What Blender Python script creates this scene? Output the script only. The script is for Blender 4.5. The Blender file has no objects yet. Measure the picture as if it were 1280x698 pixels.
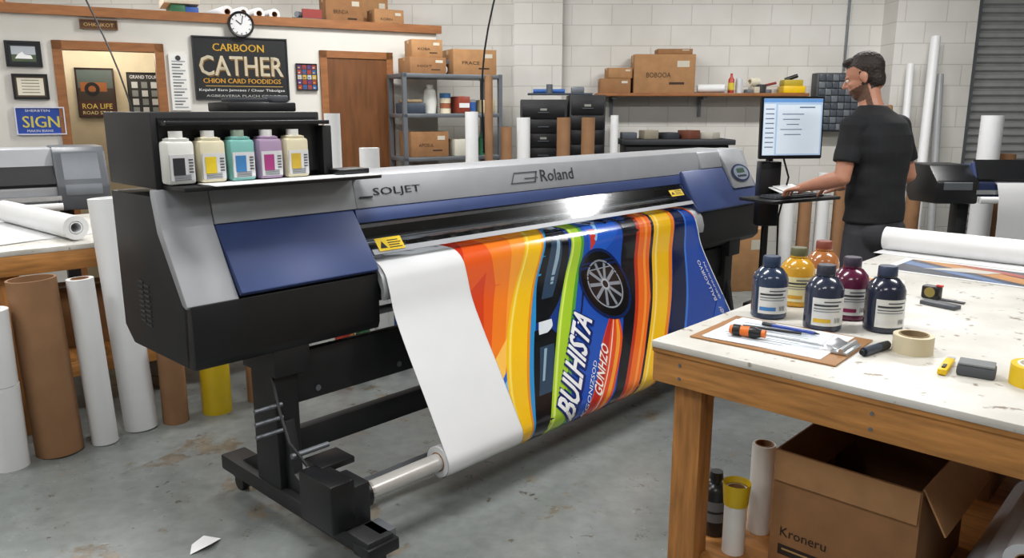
import bpy, bmesh, math, random
from mathutils import Vector, Matrix, noise
from mathutils.bvhtree import BVHTree
random.seed(4)
scene = bpy.context.scene
try:
    scene.view_settings.view_transform = 'Standard'
except Exception:
    pass

# ------------------------------------------------------------------ materials
_m = {}
def M(name, col, rough=.5, metal=0.0, var=.06, scale=9.0, bump=0.0, emit=0.0, coat=0.0, stretch=None):
    if name in _m: return _m[name]
    m = bpy.data.materials.new(name); m.use_nodes = True
    nt = m.node_tree; N = nt.nodes; L = nt.links
    b = N['Principled BSDF']
    tc = N.new('ShaderNodeTexCoord'); no = N.new('ShaderNodeTexNoise'); cr = N.new('ShaderNodeValToRGB')
    no.inputs['Scale'].default_value = scale; no.inputs['Detail'].default_value = 5
    src = tc.outputs['Object']
    if stretch:
        mp = N.new('ShaderNodeMapping'); mp.inputs['Scale'].default_value = stretch
        L.new(src, mp.inputs['Vector']); src = mp.outputs['Vector']
    L.new(src, no.inputs['Vector']); L.new(no.outputs['Fac'], cr.inputs['Fac'])
    cr.color_ramp.elements[0].position = .3; cr.color_ramp.elements[1].position = .7
    cr.color_ramp.elements[0].color = (*[max(0, c*(1-var)) for c in col], 1)
    cr.color_ramp.elements[1].color = (*[min(1, c*(1+var)) for c in col], 1)
    L.new(cr.outputs['Color'], b.inputs['Base Color'])
    b.inputs['Roughness'].default_value = rough; b.inputs['Metallic'].default_value = metal
    b.inputs['Coat Weight'].default_value = coat
    if coat: b.inputs['Coat Roughness'].default_value = .05
    if bump:
        bp = N.new('ShaderNodeBump'); bp.inputs['Strength'].default_value = bump; bp.inputs['Distance'].default_value = .01
        L.new(no.outputs['Fac'], bp.inputs['Height']); L.new(bp.outputs['Normal'], b.inputs['Normal'])
    if emit:
        L.new(cr.outputs['Color'], b.inputs['Emission Color']); b.inputs['Emission Strength'].default_value = emit
    _m[name] = m
    return m

def hexc(h):
    h = h.lstrip('#'); o = []
    for i in (0, 2, 4):
        c = int(h[i:i+2], 16)/255
        o.append(c/12.92 if c <= .04045 else ((c+.055)/1.055)**2.4)
    return tuple(o)
def C(h, rough=.5, **k): return M('paint_'+h.strip('#')+'_%d' % int(rough*100), hexc(h), rough, **k)

BLACK = M('black_powdercoat', hexc('17181b'), .5, var=.15)
BLK2 = M('black_plastic', hexc('101114'), .4, var=.1)
DARKIN = M('dark_interior', hexc('3a3d42'), .4)
GREYP = M('silver_grey_plastic', hexc('a2a5aa'), .42, .15, var=.05)
BLUEP = M('blue_metallic_plastic', hexc('3b4c7e'), .42, .1, var=.06)
BLUED = M('dark_blue_plastic', hexc('293862'), .4, .1, var=.04)
STEEL = M('brushed_steel', hexc('bfc2c5'), .3, .8, var=.08, scale=30)
STEELD = M('zinc_grey_steel', hexc('73787e'), .42, .5)
PAPER = M('white_paper', hexc('e2e3e4'), .45, var=.02)
GLOSS = M('glossy_white_vinyl', hexc('e6e8ea'), .2, var=.01, coat=.3)
CARD = M('corrugated_cardboard', hexc('936a45'), .85, var=.1, scale=14)
CARD2 = M('cardboard_light', hexc('a57b52'), .85, var=.1, scale=14)
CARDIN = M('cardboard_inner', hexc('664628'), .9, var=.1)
KRAFT = M('kraft_tube', hexc('906a49'), .75, var=.09)
WOOD = M('pine_lumber', hexc('b27b40'), .62, var=.28, scale=3.2, stretch=(2, 16, 16), bump=.2)
WOODV = M('pine_lumber_post', hexc('a87139'), .62, var=.28, scale=3.2, stretch=(16, 16, 2), bump=.2)
WOODX = M('pine_lumber_cross', hexc('b27b40'), .62, var=.28, scale=3.2, stretch=(16, 2, 16), bump=.2)
TRIM = M('oak_trim', hexc('935f35'), .5, var=.18, scale=4, stretch=(2, 10, 10))
DOORM = M('walnut_door', hexc('6e4423'), .45, var=.22, scale=3, stretch=(9, 9, 1.2))
TAPE = M('packing_tape', hexc('b5966a'), .3)
WHITE = M('white_plastic', hexc('e2e2df'), .4, var=.02)
YEL = M('yellow_plastic', hexc('e8be18'), .4)

def table_top_mat():
    m = bpy.data.materials.new('worn_white_tabletop'); m.use_nodes = True
    nt = m.node_tree; N = nt.nodes; L = nt.links; b = N['Principled BSDF']
    tc = N.new('ShaderNodeTexCoord')
    n1 = N.new('ShaderNodeTexNoise'); n1.inputs['Scale'].default_value = 24; n1.inputs['Detail'].default_value = 9
    c1 = N.new('ShaderNodeValToRGB'); c1.color_ramp.elements[0].position = .63; c1.color_ramp.elements[1].position = .70
    c1.color_ramp.elements[0].color = (*hexc('d2d0ca'), 1); c1.color_ramp.elements[1].color = (*hexc('857867'), 1)
    n2 = N.new('ShaderNodeTexNoise'); n2.inputs['Scale'].default_value = 3.5; n2.inputs['Detail'].default_value = 9
    mx = N.new('ShaderNodeMix'); mx.data_type = 'RGBA'; mx.blend_type = 'MULTIPLY'
    c2 = N.new('ShaderNodeValToRGB'); c2.color_ramp.elements[0].color = (.76, .74, .70, 1); c2.color_ramp.elements[1].color = (1, 1, 1, 1)
    c2.color_ramp.elements[0].position = .32; c2.color_ramp.elements[1].position = .58
    L.new(tc.outputs['Object'], n1.inputs['Vector']); L.new(tc.outputs['Object'], n2.inputs['Vector'])
    L.new(n1.outputs['Fac'], c1.inputs['Fac']); L.new(n2.outputs['Fac'], c2.inputs['Fac'])
    mx.inputs['Factor'].default_value = 1
    L.new(c1.outputs['Color'], mx.inputs['A']); L.new(c2.outputs['Color'], mx.inputs['B'])
    L.new(mx.outputs['Result'], b.inputs['Base Color']); b.inputs['Roughness'].default_value = .42
    return m
TTOP = table_top_mat()

def floor_mat():
    m = bpy.data.materials.new('painted_concrete_floor'); m.use_nodes = True
    nt = m.node_tree; N = nt.nodes; L = nt.links; b = N['Principled BSDF']
    tc = N.new('ShaderNodeTexCoord')
    def noi(sc, det, dist=0, vec=None):
        n = N.new('ShaderNodeTexNoise'); n.inputs['Scale'].default_value = sc; n.inputs['Detail'].default_value = det
        n.inputs['Roughness'].default_value = .64
        n.inputs['Distortion'].default_value = dist; L.new(vec or tc.outputs['Object'], n.inputs['Vector']); return n
    def ramp(n, p0, c0, p1, c1):
        r = N.new('ShaderNodeValToRGB'); e = r.color_ramp.elements
        e[0].position = p0; e[1].position = p1; e[0].color = (*c0, 1); e[1].color = (*c1, 1)
        L.new(n.outputs['Fac'], r.inputs['Fac']); return r
    def mix(f, a, c, mode='MIX'):
        x = N.new('ShaderNodeMix'); x.data_type = 'RGBA'; x.blend_type = mode
        if hasattr(f, 'outputs'): L.new(f.outputs['Color'], x.inputs['Factor'])
        else: x.inputs['Factor'].default_value = f
        L.new(a, x.inputs['A'])
        if isinstance(c, tuple): x.inputs['B'].default_value = (*c, 1)
        else: L.new(c, x.inputs['B'])
        return x.outputs['Result']
    base = ramp(noi(1.3, 12), .3, hexc('6d7271'), .7, hexc('8b908e'))
    fine = ramp(noi(18, 10), .35, (.82, .82, .82), .65, (1.04, 1.04, 1.04))
    r1 = mix(1, base.outputs['Color'], fine.outputs['Color'], 'MULTIPLY')
    wear = ramp(noi(1.7, 14, .25), .585, (0, 0, 0), .605, (1, 1, 1)); brk = ramp(noi(11, 8), .42, (0, 0, 0), .5, (1, 1, 1))
    wm = N.new('ShaderNodeMix'); wm.data_type = 'RGBA'; wm.blend_type = 'MULTIPLY'; wm.inputs['Factor'].default_value = 1
    L.new(wear.outputs['Color'], wm.inputs['A']); L.new(brk.outputs['Color'], wm.inputs['B'])
    wc = ramp(noi(12, 8), .35, hexc('5f594f'), .65, hexc('857c6e'))
    x = N.new('ShaderNodeMix'); x.data_type = 'RGBA'; L.new(wm.outputs['Result'], x.inputs['Factor']); L.new(r1, x.inputs['A']); L.new(wc.outputs['Color'], x.inputs['B'])
    spk = ramp(noi(15, 8, .3), .655, (0, 0, 0), .67, (1, 1, 1))
    r3 = mix(spk, x.outputs['Result'], hexc('514a40'))
    spl = ramp(noi(30, 4), .70, (0, 0, 0), .72, (1, 1, 1)); r4 = mix(spl, r3, hexc('a9aca9'))
    # long scuffs
    mp = N.new('ShaderNodeMapping'); mp.inputs['Rotation'].default_value = (0, 0, .8); mp.inputs['Scale'].default_value = (.5, 14, 1); L.new(tc.outputs['Object'], mp.inputs['Vector'])
    sc = ramp(noi(1.6, 5, 0, mp.outputs['Vector']), .68, (0, 0, 0), .72, (.5, .5, .5)); r5 = mix(sc, r4, hexc('4c4b48'))
    L.new(r5, b.inputs['Base Color'])
    rr = ramp(noi(3, 6), .3, (.22, .22, .22), .7, (.45, .45, .45)); L.new(rr.outputs['Color'], b.inputs['Roughness'])
    bp = N.new('ShaderNodeBump'); bp.inputs['Strength'].default_value = .1; bp.inputs['Distance'].default_value = .01
    L.new(wm.outputs['Result'], bp.inputs['Height']); bp.invert = True; L.new(bp.outputs['Normal'], b.inputs['Normal'])
    return m

def block_mat():
    m = bpy.data.materials.new('painted_cinder_block'); m.use_nodes = True
    nt = m.node_tree; N = nt.nodes; L = nt.links; b = N['Principled BSDF']
    tc = N.new('ShaderNodeTexCoord'); sp = N.new('ShaderNodeSeparateXYZ'); cb = N.new('ShaderNodeCombineXYZ')
    L.new(tc.outputs['Object'], sp.inputs[0]); L.new(sp.outputs['X'], cb.inputs['X']); L.new(sp.outputs['Z'], cb.inputs['Y'])
    br = N.new('ShaderNodeTexBrick'); L.new(cb.outputs[0], br.inputs['Vector'])
    br.inputs['Scale'].default_value = 1; br.inputs['Brick Width'].default_value = .4; br.inputs['Row Height'].default_value = .2
    br.inputs['Mortar Size'].default_value = .005; br.inputs['Mortar Smooth'].default_value = .5
    br.inputs['Color1'].default_value = (*hexc('dedcd7'), 1); br.inputs['Color2'].default_value = (*hexc('d8d6d1'), 1)
    br.inputs['Mortar'].default_value = (*hexc('c4c2bc'), 1)
    no = N.new('ShaderNodeTexNoise'); no.inputs['Scale'].default_value = 1.6; no.inputs['Detail'].default_value = 9
    L.new(tc.outputs['Object'], no.inputs['Vector'])
    cr = N.new('ShaderNodeValToRGB'); cr.color_ramp.elements[0].color = (.86, .85, .83, 1); cr.color_ramp.elements[1].color = (1, 1, 1, 1)
    cr.color_ramp.elements[0].position = .3; cr.color_ramp.elements[1].position = .6
    L.new(no.outputs['Fac'], cr.inputs['Fac'])
    mx = N.new('ShaderNodeMix'); mx.data_type = 'RGBA'; mx.blend_type = 'MULTIPLY'; mx.inputs['Factor'].default_value = 1
    L.new(br.outputs['Color'], mx.inputs['A']); L.new(cr.outputs['Color'], mx.inputs['B'])
    L.new(mx.outputs['Result'], b.inputs['Base Color']); b.inputs['Roughness'].default_value = .55
    bp = N.new('ShaderNodeBump'); bp.inputs['Strength'].default_value = .4; bp.inputs['Distance'].default_value = .01; bp.invert = True
    L.new(br.outputs['Fac'], bp.inputs['Height']); L.new(bp.outputs['Normal'], b.inputs['Normal'])
    return m
BLOCK = block_mat()
FLOOR = floor_mat()
DRYW = M('painted_drywall', hexc('dbd8d1'), .7, var=.04, scale=2)
CEIL = M('dark_deck_ceiling', hexc('7a7976'), .8)

def window_mat():
    m = bpy.data.materials.new('clear_acrylic_cover'); m.use_nodes = True
    nt = m.node_tree; N = nt.nodes; L = nt.links
    for n in list(N): N.remove(n)
    o = N.new('ShaderNodeOutputMaterial'); t = N.new('ShaderNodeBsdfTransparent'); g = N.new('ShaderNodeBsdfGlossy')
    t.inputs['Color'].default_value = (.86, .88, .9, 1); g.inputs['Roughness'].default_value = .12
    mx = N.new('ShaderNodeMixShader'); mx.inputs[0].default_value = .10
    L.new(t.outputs[0], mx.inputs[1]); L.new(g.outputs[0], mx.inputs[2]); L.new(mx.outputs[0], o.inputs[0])
    return m
ACRYL = window_mat()

# ------------------------------------------------------------------ builder
_tc = {}
def text_geo(s):
    if s in _tc: return _tc[s]
    cu = bpy.data.curves.new('t', 'FONT'); cu.body = s; cu.size = 1; cu.resolution_u = 2
    ob = bpy.data.objects.new('t', cu); me = ob.to_mesh()
    vs = [v.co.copy() for v in me.vertices]; fs = [list(p.vertices) for p in me.polygons]
    ob.to_mesh_clear(); bpy.data.objects.remove(ob); bpy.data.curves.remove(cu)
    if not vs: vs = [Vector((0, 0, 0)), Vector((1, 0, 0)), Vector((1, 1, 0))]; fs = []
    x0 = min(v.x for v in vs); x1 = max(v.x for v in vs); y0 = min(v.y for v in vs); y1 = max(v.y for v in vs)
    vs = [Vector((v.x-x0, v.y-y0, 0)) for v in vs]
    _tc[s] = (vs, fs, x1-x0, y1-y0)
    return _tc[s]

class B:
    def __init__(s): s.V = []; s.F = []; s.I = []; s.mats = []
    def mi(s, m):
        if m not in s.mats: s.mats.append(m)
        return s.mats.index(m)
    def raw(s, vs, fs, m, mat=None):
        i = s.mi(m); o = len(s.V)
        if mat is not None: vs = [mat @ Vector(v) for v in vs]
        s.V += [tuple(v) for v in vs]; s.F += [[k+o for k in f] for f in fs]; s.I += [i]*len(fs)
    def merge(s, t, m, mat=None):
        t.verts.index_update()
        s.raw([v.co.copy() for v in t.verts], [[v.index for v in f.verts] for f in t.faces], m, mat); t.free()
    def box(s, c, d, m, rot=(0, 0, 0), bev=0.0):
        R = Matrix.Translation(c) @ Matrix.Rotation(rot[2], 4, 'Z') @ Matrix.Rotation(rot[1], 4, 'Y') @ Matrix.Rotation(rot[0], 4, 'X')
        if not bev:
            x, y, z = d[0]/2, d[1]/2, d[2]/2
            s.raw([(-x, -y, -z), (x, -y, -z), (x, y, -z), (-x, y, -z), (-x, -y, z), (x, -y, z), (x, y, z), (-x, y, z)],
                  [(0, 3, 2, 1), (4, 5, 6, 7), (0, 1, 5, 4), (1, 2, 6, 5), (2, 3, 7, 6), (3, 0, 4, 7)], m, R); return
        t = bmesh.new(); bmesh.ops.create_cube(t, size=1)
        bmesh.ops.transform(t, matrix=Matrix.Diagonal((d[0], d[1], d[2], 1)), verts=t.verts)
        bmesh.ops.bevel(t, geom=list(t.edges), offset=bev, segments=2, affect='EDGES', profile=.5)
        s.merge(t, m, R)
    def bx(s, x0, x1, y0, y1, z0, z1, m, bev=0.0):
        s.box(((x0+x1)/2, (y0+y1)/2, (z0+z1)/2), (x1-x0, y1-y0, z1-z0), m, bev=bev)
    def lathe(s, prof, m, mat=None, seg=28):
        t = bmesh.new(); rings = []
        for r, z in prof:
            if r < 1e-6: rings.append([t.verts.new((0, 0, z))])
            else: rings.append([t.verts.new((r*math.cos(2*math.pi*k/seg), r*math.sin(2*math.pi*k/seg), z)) for k in range(seg)])
        for a, b in zip(rings, rings[1:]):
            for k in range(seg):
                k2 = (k+1) % seg
                if len(a) == 1 and len(b) == 1: continue
                if len(a) == 1: t.faces.new((a[0], b[k2], b[k]))
                elif len(b) == 1: t.faces.new((a[k], a[k2], b[0]))
                else: t.faces.new((a[k], a[k2], b[k2], b[k]))
        bmesh.ops.recalc_face_normals(t, faces=t.faces)
        s.merge(t, m, mat)
    def ax(s, p0, p1):
        p0 = Vector(p0); p1 = Vector(p1); d = p1-p0
        return Matrix.Translation(p0) @ d.to_track_quat('Z', 'Y').to_matrix().to_4x4(), d.length
    def cyl(s, p0, p1, r, m, r2=None, seg=24):
        A, l = s.ax(p0, p1); r2 = r if r2 is None else r2
        s.lathe([(0, 0), (r, 0), (r2, l), (0, l)], m, A, seg)
    def roll(s, p0, p1, r, m, core=.5, mc=None, seg=32, cth=.12):
        A, l = s.ax(p0, p1); ri = r*core
        if mc:
            rc = ri*(1+cth)
            s.lathe([(rc, .0), (r, 0), (r, l), (rc, l), (rc, 0)], m, A, seg)
            s.lathe([(ri, -.002), (rc, -.002), (rc, l+.002), (ri, l+.002), (ri, -.002)], mc, A, seg)
        else:
            s.lathe([(ri, 0), (r, 0), (r, l), (ri, l), (ri, 0)], m, A, seg)
    def prism(s, prof, x0, x1, m, bev=0.0):
        t = bmesh.new()
        a = [t.verts.new((x0, y, z)) for y, z in prof]; b = [t.verts.new((x1, y, z)) for y, z in prof]
        t.faces.new(a); t.faces.new(b[::-1]); n = len(prof)
        for k in range(n): t.faces.new((a[k], b[k], b[(k+1) % n], a[(k+1) % n]))
        bmesh.ops.recalc_face_normals(t, faces=t.faces)
        if bev: bmesh.ops.bevel(t, geom=list(t.edges), offset=bev, segments=2, affect='EDGES', profile=.5)
        s.merge(t, m)
    def face(s, pts, m, mat=None): s.raw(pts, [list(range(len(pts)))], m, mat)
    def text(s, st, h, m, mat, width=None):
        vs, fs, w, hh = text_geo(st); k = h/hh; kx = k if width is None else width/w
        s.raw([(v.x*kx, v.y*k, 0) for v in vs], fs, m, mat)
    def sweep(s, pts, r, m, seg=8):
        pts = [Vector(p) for p in pts]; t = bmesh.new(); rings = []
        for i, p in enumerate(pts):
            d = (pts[min(i+1, len(pts)-1)]-pts[max(i-1, 0)]).normalized()
            q = d.to_track_quat('Z', 'Y')
            rings.append([t.verts.new(p+q @ Vector((r*math.cos(2*math.pi*k/seg), r*math.sin(2*math.pi*k/seg), 0))) for k in range(seg)])
        for a, b in zip(rings, rings[1:]):
            for k in range(seg): t.faces.new((a[k], a[(k+1) % seg], b[(k+1) % seg], b[k]))
        t.faces.new(rings[0][::-1]); t.faces.new(rings[-1])
        s.merge(t, m)
    def obj(s, name, loc=(0, 0, 0), rz=0.0, ang=.6, recenter=True):
        Mx = Matrix.Translation(loc) @ Matrix.Rotation(rz, 4, 'Z')
        V = s.V
        if recenter:
            xs = [v[0] for v in V]; ys = [v[1] for v in V]; zs = [v[2] for v in V]
            c = ((min(xs)+max(xs))/2, (min(ys)+max(ys))/2, min(zs))
            V = [(v[0]-c[0], v[1]-c[1], v[2]-c[2]) for v in V]; Mx = Mx @ Matrix.Translation(c)
        me = bpy.data.meshes.new(name); me.from_pydata(V, [], s.F)
        me.polygons.foreach_set('material_index', s.I)
        bm = bmesh.new(); bm.from_mesh(me); bm.normal_update()
        for f in bm.faces: f.smooth = True
        for e in bm.edges:
            if len(e.link_faces) == 2 and e.calc_face_angle(0) > ang: e.smooth = False
        bm.to_mesh(me); bm.free()
        for m in s.mats: me.materials.append(m)
        ob = bpy.data.objects.new(name, me); scene.collection.objects.link(ob); ob.matrix_world = Mx
        return ob

def TM(o, xa, up):
    xa = Vector(xa).normalized(); up = Vector(up).normalized(); n = xa.cross(up)
    m = Matrix((xa, up, n)).transposed().to_4x4(); m.translation = Vector(o); return m

# ------------------------------------------------------------------ room shell
H = 3.6
b = B(); b.bx(-6.5, 6.5, -3.5, 8.3, -.1, 0, FLOOR); b.obj('floor')
b = B(); b.bx(-6.5, 6.5, -3.5, 8.3, H, H+.1, CEIL); b.obj('ceiling')
b = B(); b.bx(-6.5, 4.55, 8.2, 8.4, 0, H, BLOCK); b.bx(4.55, 6.5, 8.2, 8.4, 2.9, H, BLOCK)
b.bx(.02, .5, 8.08, 8.2, 0, H, BLOCK); b.bx(3.72, 4.5, 7.9, 8.2, 0, H, BLOCK); b.obj('wall_back')
b = B(); b.bx(-6.7, -6.5, -3.5, 8.4, 0, H, DRYW); b.obj('wall_left')
b = B(); b.bx(6.5, 6.7, -3.5, 8.4, 0, H, BLOCK); b.obj('wall_right')
b = B(); b.bx(-6.7, 6.7, -3.7, -3.5, 0, H, M('grey_wall', hexc('8d8c88'), .7)); b.obj('wall_front')
b = B(); prof = []
z = 0.02
SL = M('galvanised_slat', hexc('a6a8a8'), .45, .3, var=.08)
while z < 2.88:
    prof += [(8.16, z), (8.13, z+.02), (8.13, z+.055), (8.16, z+.075)]; z += .08
prof += [(8.19, z), (8.19, .02)]
b.prism(prof, 4.6, 6.45, SL); b.bx(4.5, 4.62, 8.05, 8.19, 0, 2.95, STEELD); b.obj('door_1')
b = B(); b.cyl((3.36, 8.17, 1.95), (3.36, 8.17, 3.6), .012, STEELD); b.obj('conduit_pipe')

W0 = (-3.13, 6.25, 0); WR = math.atan2(.469, .883)
b = B()
b.bx(-3.6, -.30, 0, .1, 0, 2.27, DRYW); b.bx(.355, 2.75, 0, .1, 0, 2.27, DRYW); b.bx(-.30, .355, 0, .1, 2.02, 2.27, DRYW)
b.bx(2.65, 2.75, .1, .72, 0, 2.27, DRYW)
b.obj('wall_partition', W0, WR)
b = B(); b.bx(-1.6, 1.2, 1.1, 1.15, 0, 2.25, M('beige_wall', hexc('cdbf9f'), .7)); b.obj('wall_office', W0, WR)
b = B(); b.bx(-3.6, 2.78, -.03, .74, 2.27, 2.30, TRIM); b.bx(-3.6, 2.79, -.035, -.005, 2.255, 2.325, TRIM); b.obj('trim_1', W0, WR)
b = B()
b.bx(-.36, -.295, -.02, .11, 0, 2.075, TRIM); b.bx(.345, .41, -.02, .11, 0, 2.075, TRIM); b.bx(-.36, .41, -.02, .11, 2.01, 2.075, TRIM)
b.obj('trim_2', W0, WR)
b = B()
b.bx(1.65, 1.71, -.03, .0, 0, 2.07, TRIM); b.bx(2.25, 2.31, -.03, 0, 0, 2.07, TRIM); b.bx(1.65, 2.31, -.03, 0, 2.01, 2.07, TRIM)
b.bx(1.71, 2.25, -.02, 0, .01, 2.01, DOORM); b.cyl((2.2, -.02, 1.0), (2.2, -.055, 1.0), .012, STEEL); b.lathe([(0, 0), (.02, .004), (.026, .02), (.018, .035), (0, .038)], STEEL, TM((2.2, -.055, 1.0), (1, 0, 0), (0, 0, 1)))
b.obj('door_2', W0, WR)

# ------------------------------------------------------------------ wall decor
FR = BLK2
def frame(name, s0, s1, z0, z1, inner, draw=None, y=-.005, fr=FR, t=.018):
    b = B()
    if t:
        b.bx(s0, s1, y-.022, y, z0, z0+t, fr); b.bx(s0, s1, y-.022, y, z1-t, z1, fr)
        b.bx(s0, s0+t, y-.022, y, z0+t, z1-t, fr); b.bx(s1-t, s1, y-.022, y, z0+t, z1-t, fr)
    b.bx(s0+t, s1-t, y-.012, y, z0+t, z1-t, inner)
    if draw: draw(b, s0+t, s1-t, z0+t, z1-t, y-.0135)
    return b.obj(name, W0, WR)
def rect(b, x0, x1, z0, z1, y, m): b.face([(x0, y, z0), (x1, y, z0), (x1, y, z1), (x0, y, z1)], m)
def wt(b, st, x, z, h, m, y, w=None, rot=0): b.text(st, h, m, TM((x, y, z), (math.cos(rot), 0, math.sin(rot)), (-math.sin(rot), 0, math.cos(rot))), w)
def d1(b, a, c, e, f, y):
    rect(b, a+.02, c-.02, e+.02, f-.02, y, C('b9bfc6')); rect(b, a+.02, c-.02, e+.02, e+.07, y-.001, C('4b5a3e'))
    b.face([(a+.04, y-.002, e+.04), (c-.04, y-.002, e+.04), (c-.05, y-.002, e+.065), (c-.09, y-.002, e+.07), (a+.09, y-.002, e+.09), (a+.06, y-.002, e+.07)], C('f4f4f4'))
frame('framed_photo', -.66, -.43, 1.875, 2.06, C('20242a'), d1)
def d2(b, a, c, e, f, y):
    rect(b, a+.012, c-.012, e+.012, f-.012, y, C('e9e2cf'))
    for k in range(5): rect(b, a+.04, c-.04, e+.03+k*.022, e+.036+k*.022, y-.001, C('8a8577'))
frame('framed_certificate', -.64, -.41, 1.64, 1.825, C('5b4a3a'), d2)
def d3(b, a, c, e, f, y):
    for o in (0, .003): wt(b, 'SIGN', a+.035+o, e+.045, .085, C('f2e36a'), y, w=c-a-.07)
    wt(b, 'SHERBTEN', a+.06, f-.028, .018, C('e8e8e8'), y, w=.16); wt(b, 'MAKIN BIANE', a+.06, e+.012, .018, C('e8e8e8'), y, w=.17)
frame('license_plate_sign', -.65, -.325, 1.38, 1.585, C('2347a0'), d3, fr=C('d9d9e8'), t=.008)
frame('wood_plaque', -.16, .1, 2.165, 2.235, C('5a3a1e'), lambda b, a, c, e, f, y: wt(b, 'OHKNKOT', a+.02, e+.012, .025, C('d8b070'), y, w=c-a-.04), fr=C('6b4423'), t=.008)
def d4(b, a, c, e, f, y):
    for k in range(16):
        rect(b, a+.02, c-.02-.02*(k % 3), f-.06-k*.024, f-.05-k*.024, y, C('606468' if k % 3 else '9da2a7'))
    b.lathe([(0, 0), (.02, 0), (.02, .001)], C('333333'), TM((a+.07, y, f-.03), (1, 0, 0), (0, 0, 1)))
frame('price_banner', .44, .58, 1.56, 2.0, C('e6e6e2'), d4, t=0)
def d5(b, a, c, e, f, y):
    w = c-a
    for o in (0, .002): wt(b, 'CARBOON', a+.2*w+o, f-.105, .06, C('e8b83a'), y, w=w*.55)
    for dx, dz in ((.006, -.006), (-.004, .003), (.01, -.01)): wt(b, 'CATHER', a+.05*w+dx, e+.185+dz, .155, C('8a6320'), y, w=w*.9)
    for dx, dz in ((0, 0), (.004, 0), (0, .004), (.004, .004)): wt(b, 'CATHER', a+.05*w+dx, e+.185+dz, .155, C('f3ead2'), y-.002, w=w*.9)
    for o in (0, .002): wt(b, 'CHION CARD FOODIDGS', a+.08*w+o, e+.125, .038, C('e0a83a'), y, w=w*.84)
    rect(b, a+.1*w, c-.06*w, e+.1, e+.104, y, C('d8b060'))
    wt(b, 'Knjalw? Earn Jamcaes / Chear Thbolges', a+.03*w, e+.055, .026, C('e8e8e8'), y, w=w*.93)
    wt(b, 'AGBEAVERIA PLACH GRAOS', a+.1*w, e+.015, .018, C('b8b8b8'), y, w=w*.8)
frame('shop_sign', .62, 1.375, 1.645, 2.15, C('17191c'), d5, fr=C('2a2c30'), t=.01)
def d6(b, a, c, e, f, y):
    cs = ['a03a2e', 'c0a03a', '5a2f6a', '2f5a90', 'b8b8b8', '923a2a']
    for i in range(4):
        for j in range(5):
            rect(b, a+.008+i*.042, a+.042+i*.042, e+.006+j*.042, e+.042+j*.042, y, C(cs[(i*3+j*2) % 6]))
            rect(b, a+.014+i*.042, a+.03+i*.042, e+.014+j*.042, e+.024+j*.042, y-.001, C(cs[(i+j*3+1) % 6]))
frame('sticker_chart', 1.44, 1.62, 1.73, 1.955, C('26282c'), d6, t=.004)
def d7(b, a, c, e, f, y):
    rect(b, a+.01, c-.01, e+.14, f-.01, y, C('54605a')); rect(b, a+.01, c-.01, e+.14, e+.25, y-.001, C('3a3128')); rect(b, a+.03, c-.06, e+.22, e+.30, y-.0015, C('9a5a2a'))
    wt(b, 'ROA LIFE', a+.03, e+.07, .045, C('e8d060'), y, w=c-a-.06); wt(b, 'ROAD STAR', a+.03, e+.02, .03, C('e8d890'), y, w=c-a-.06)
    b.lathe([(.03, 0), (.06, 0), (.06, .001)], C('101010'), TM((a+.12, y-.002, e+.24), (1, 0, 0), (0, 0, 1)))
frame('office_poster', -.24, .07, 1.5, 1.93, C('4a2a22'), d7, y=1.09, t=.006)
def d8(b, a, c, e, f, y):
    wt(b, 'GRAND TOUR', a+.02, f-.05, .03, C('e8e8e8'), y, w=c-a-.04)
    for i in range(3):
        for j in range(4): rect(b, a+.03+i*.08, a+.08+i*.08, e+.03+j*.075, e+.085+j*.075, y, C('cfd2d0' if (i+j) % 2 else '8a8f8c'))
frame('office_poster', .17, .45, 1.5, 1.9, C('2a2c2b'), d8, y=1.09, t=.006)
b = B(); A = TM((1.01, -.04, 2.25), (1, 0, 0), (0, 0, 1))
b.lathe([(.085, .012), (.1, .02), (.105, .0), (.1, -.02), (0, -.02)], BLK2, A); b.lathe([(0, .008), (.09, .008)], PAPER, A)
for k in range(12):
    a = k*math.pi/6; b.box((1.01+.075*math.sin(a), -.05, 2.25+.075*math.cos(a)), (.006, .002, .014), BLK2, rot=(0, a, 0))
b.box((1.01-.02, -.052, 2.265), (.006, .002, .05), BLK2, rot=(0, -.9, 0)); b.box((1.01+.01, -.052, 2.285), (.005, .002, .07), BLK2, rot=(0, .2, 0))
b.obj('wall_clock', W0, WR)

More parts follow.
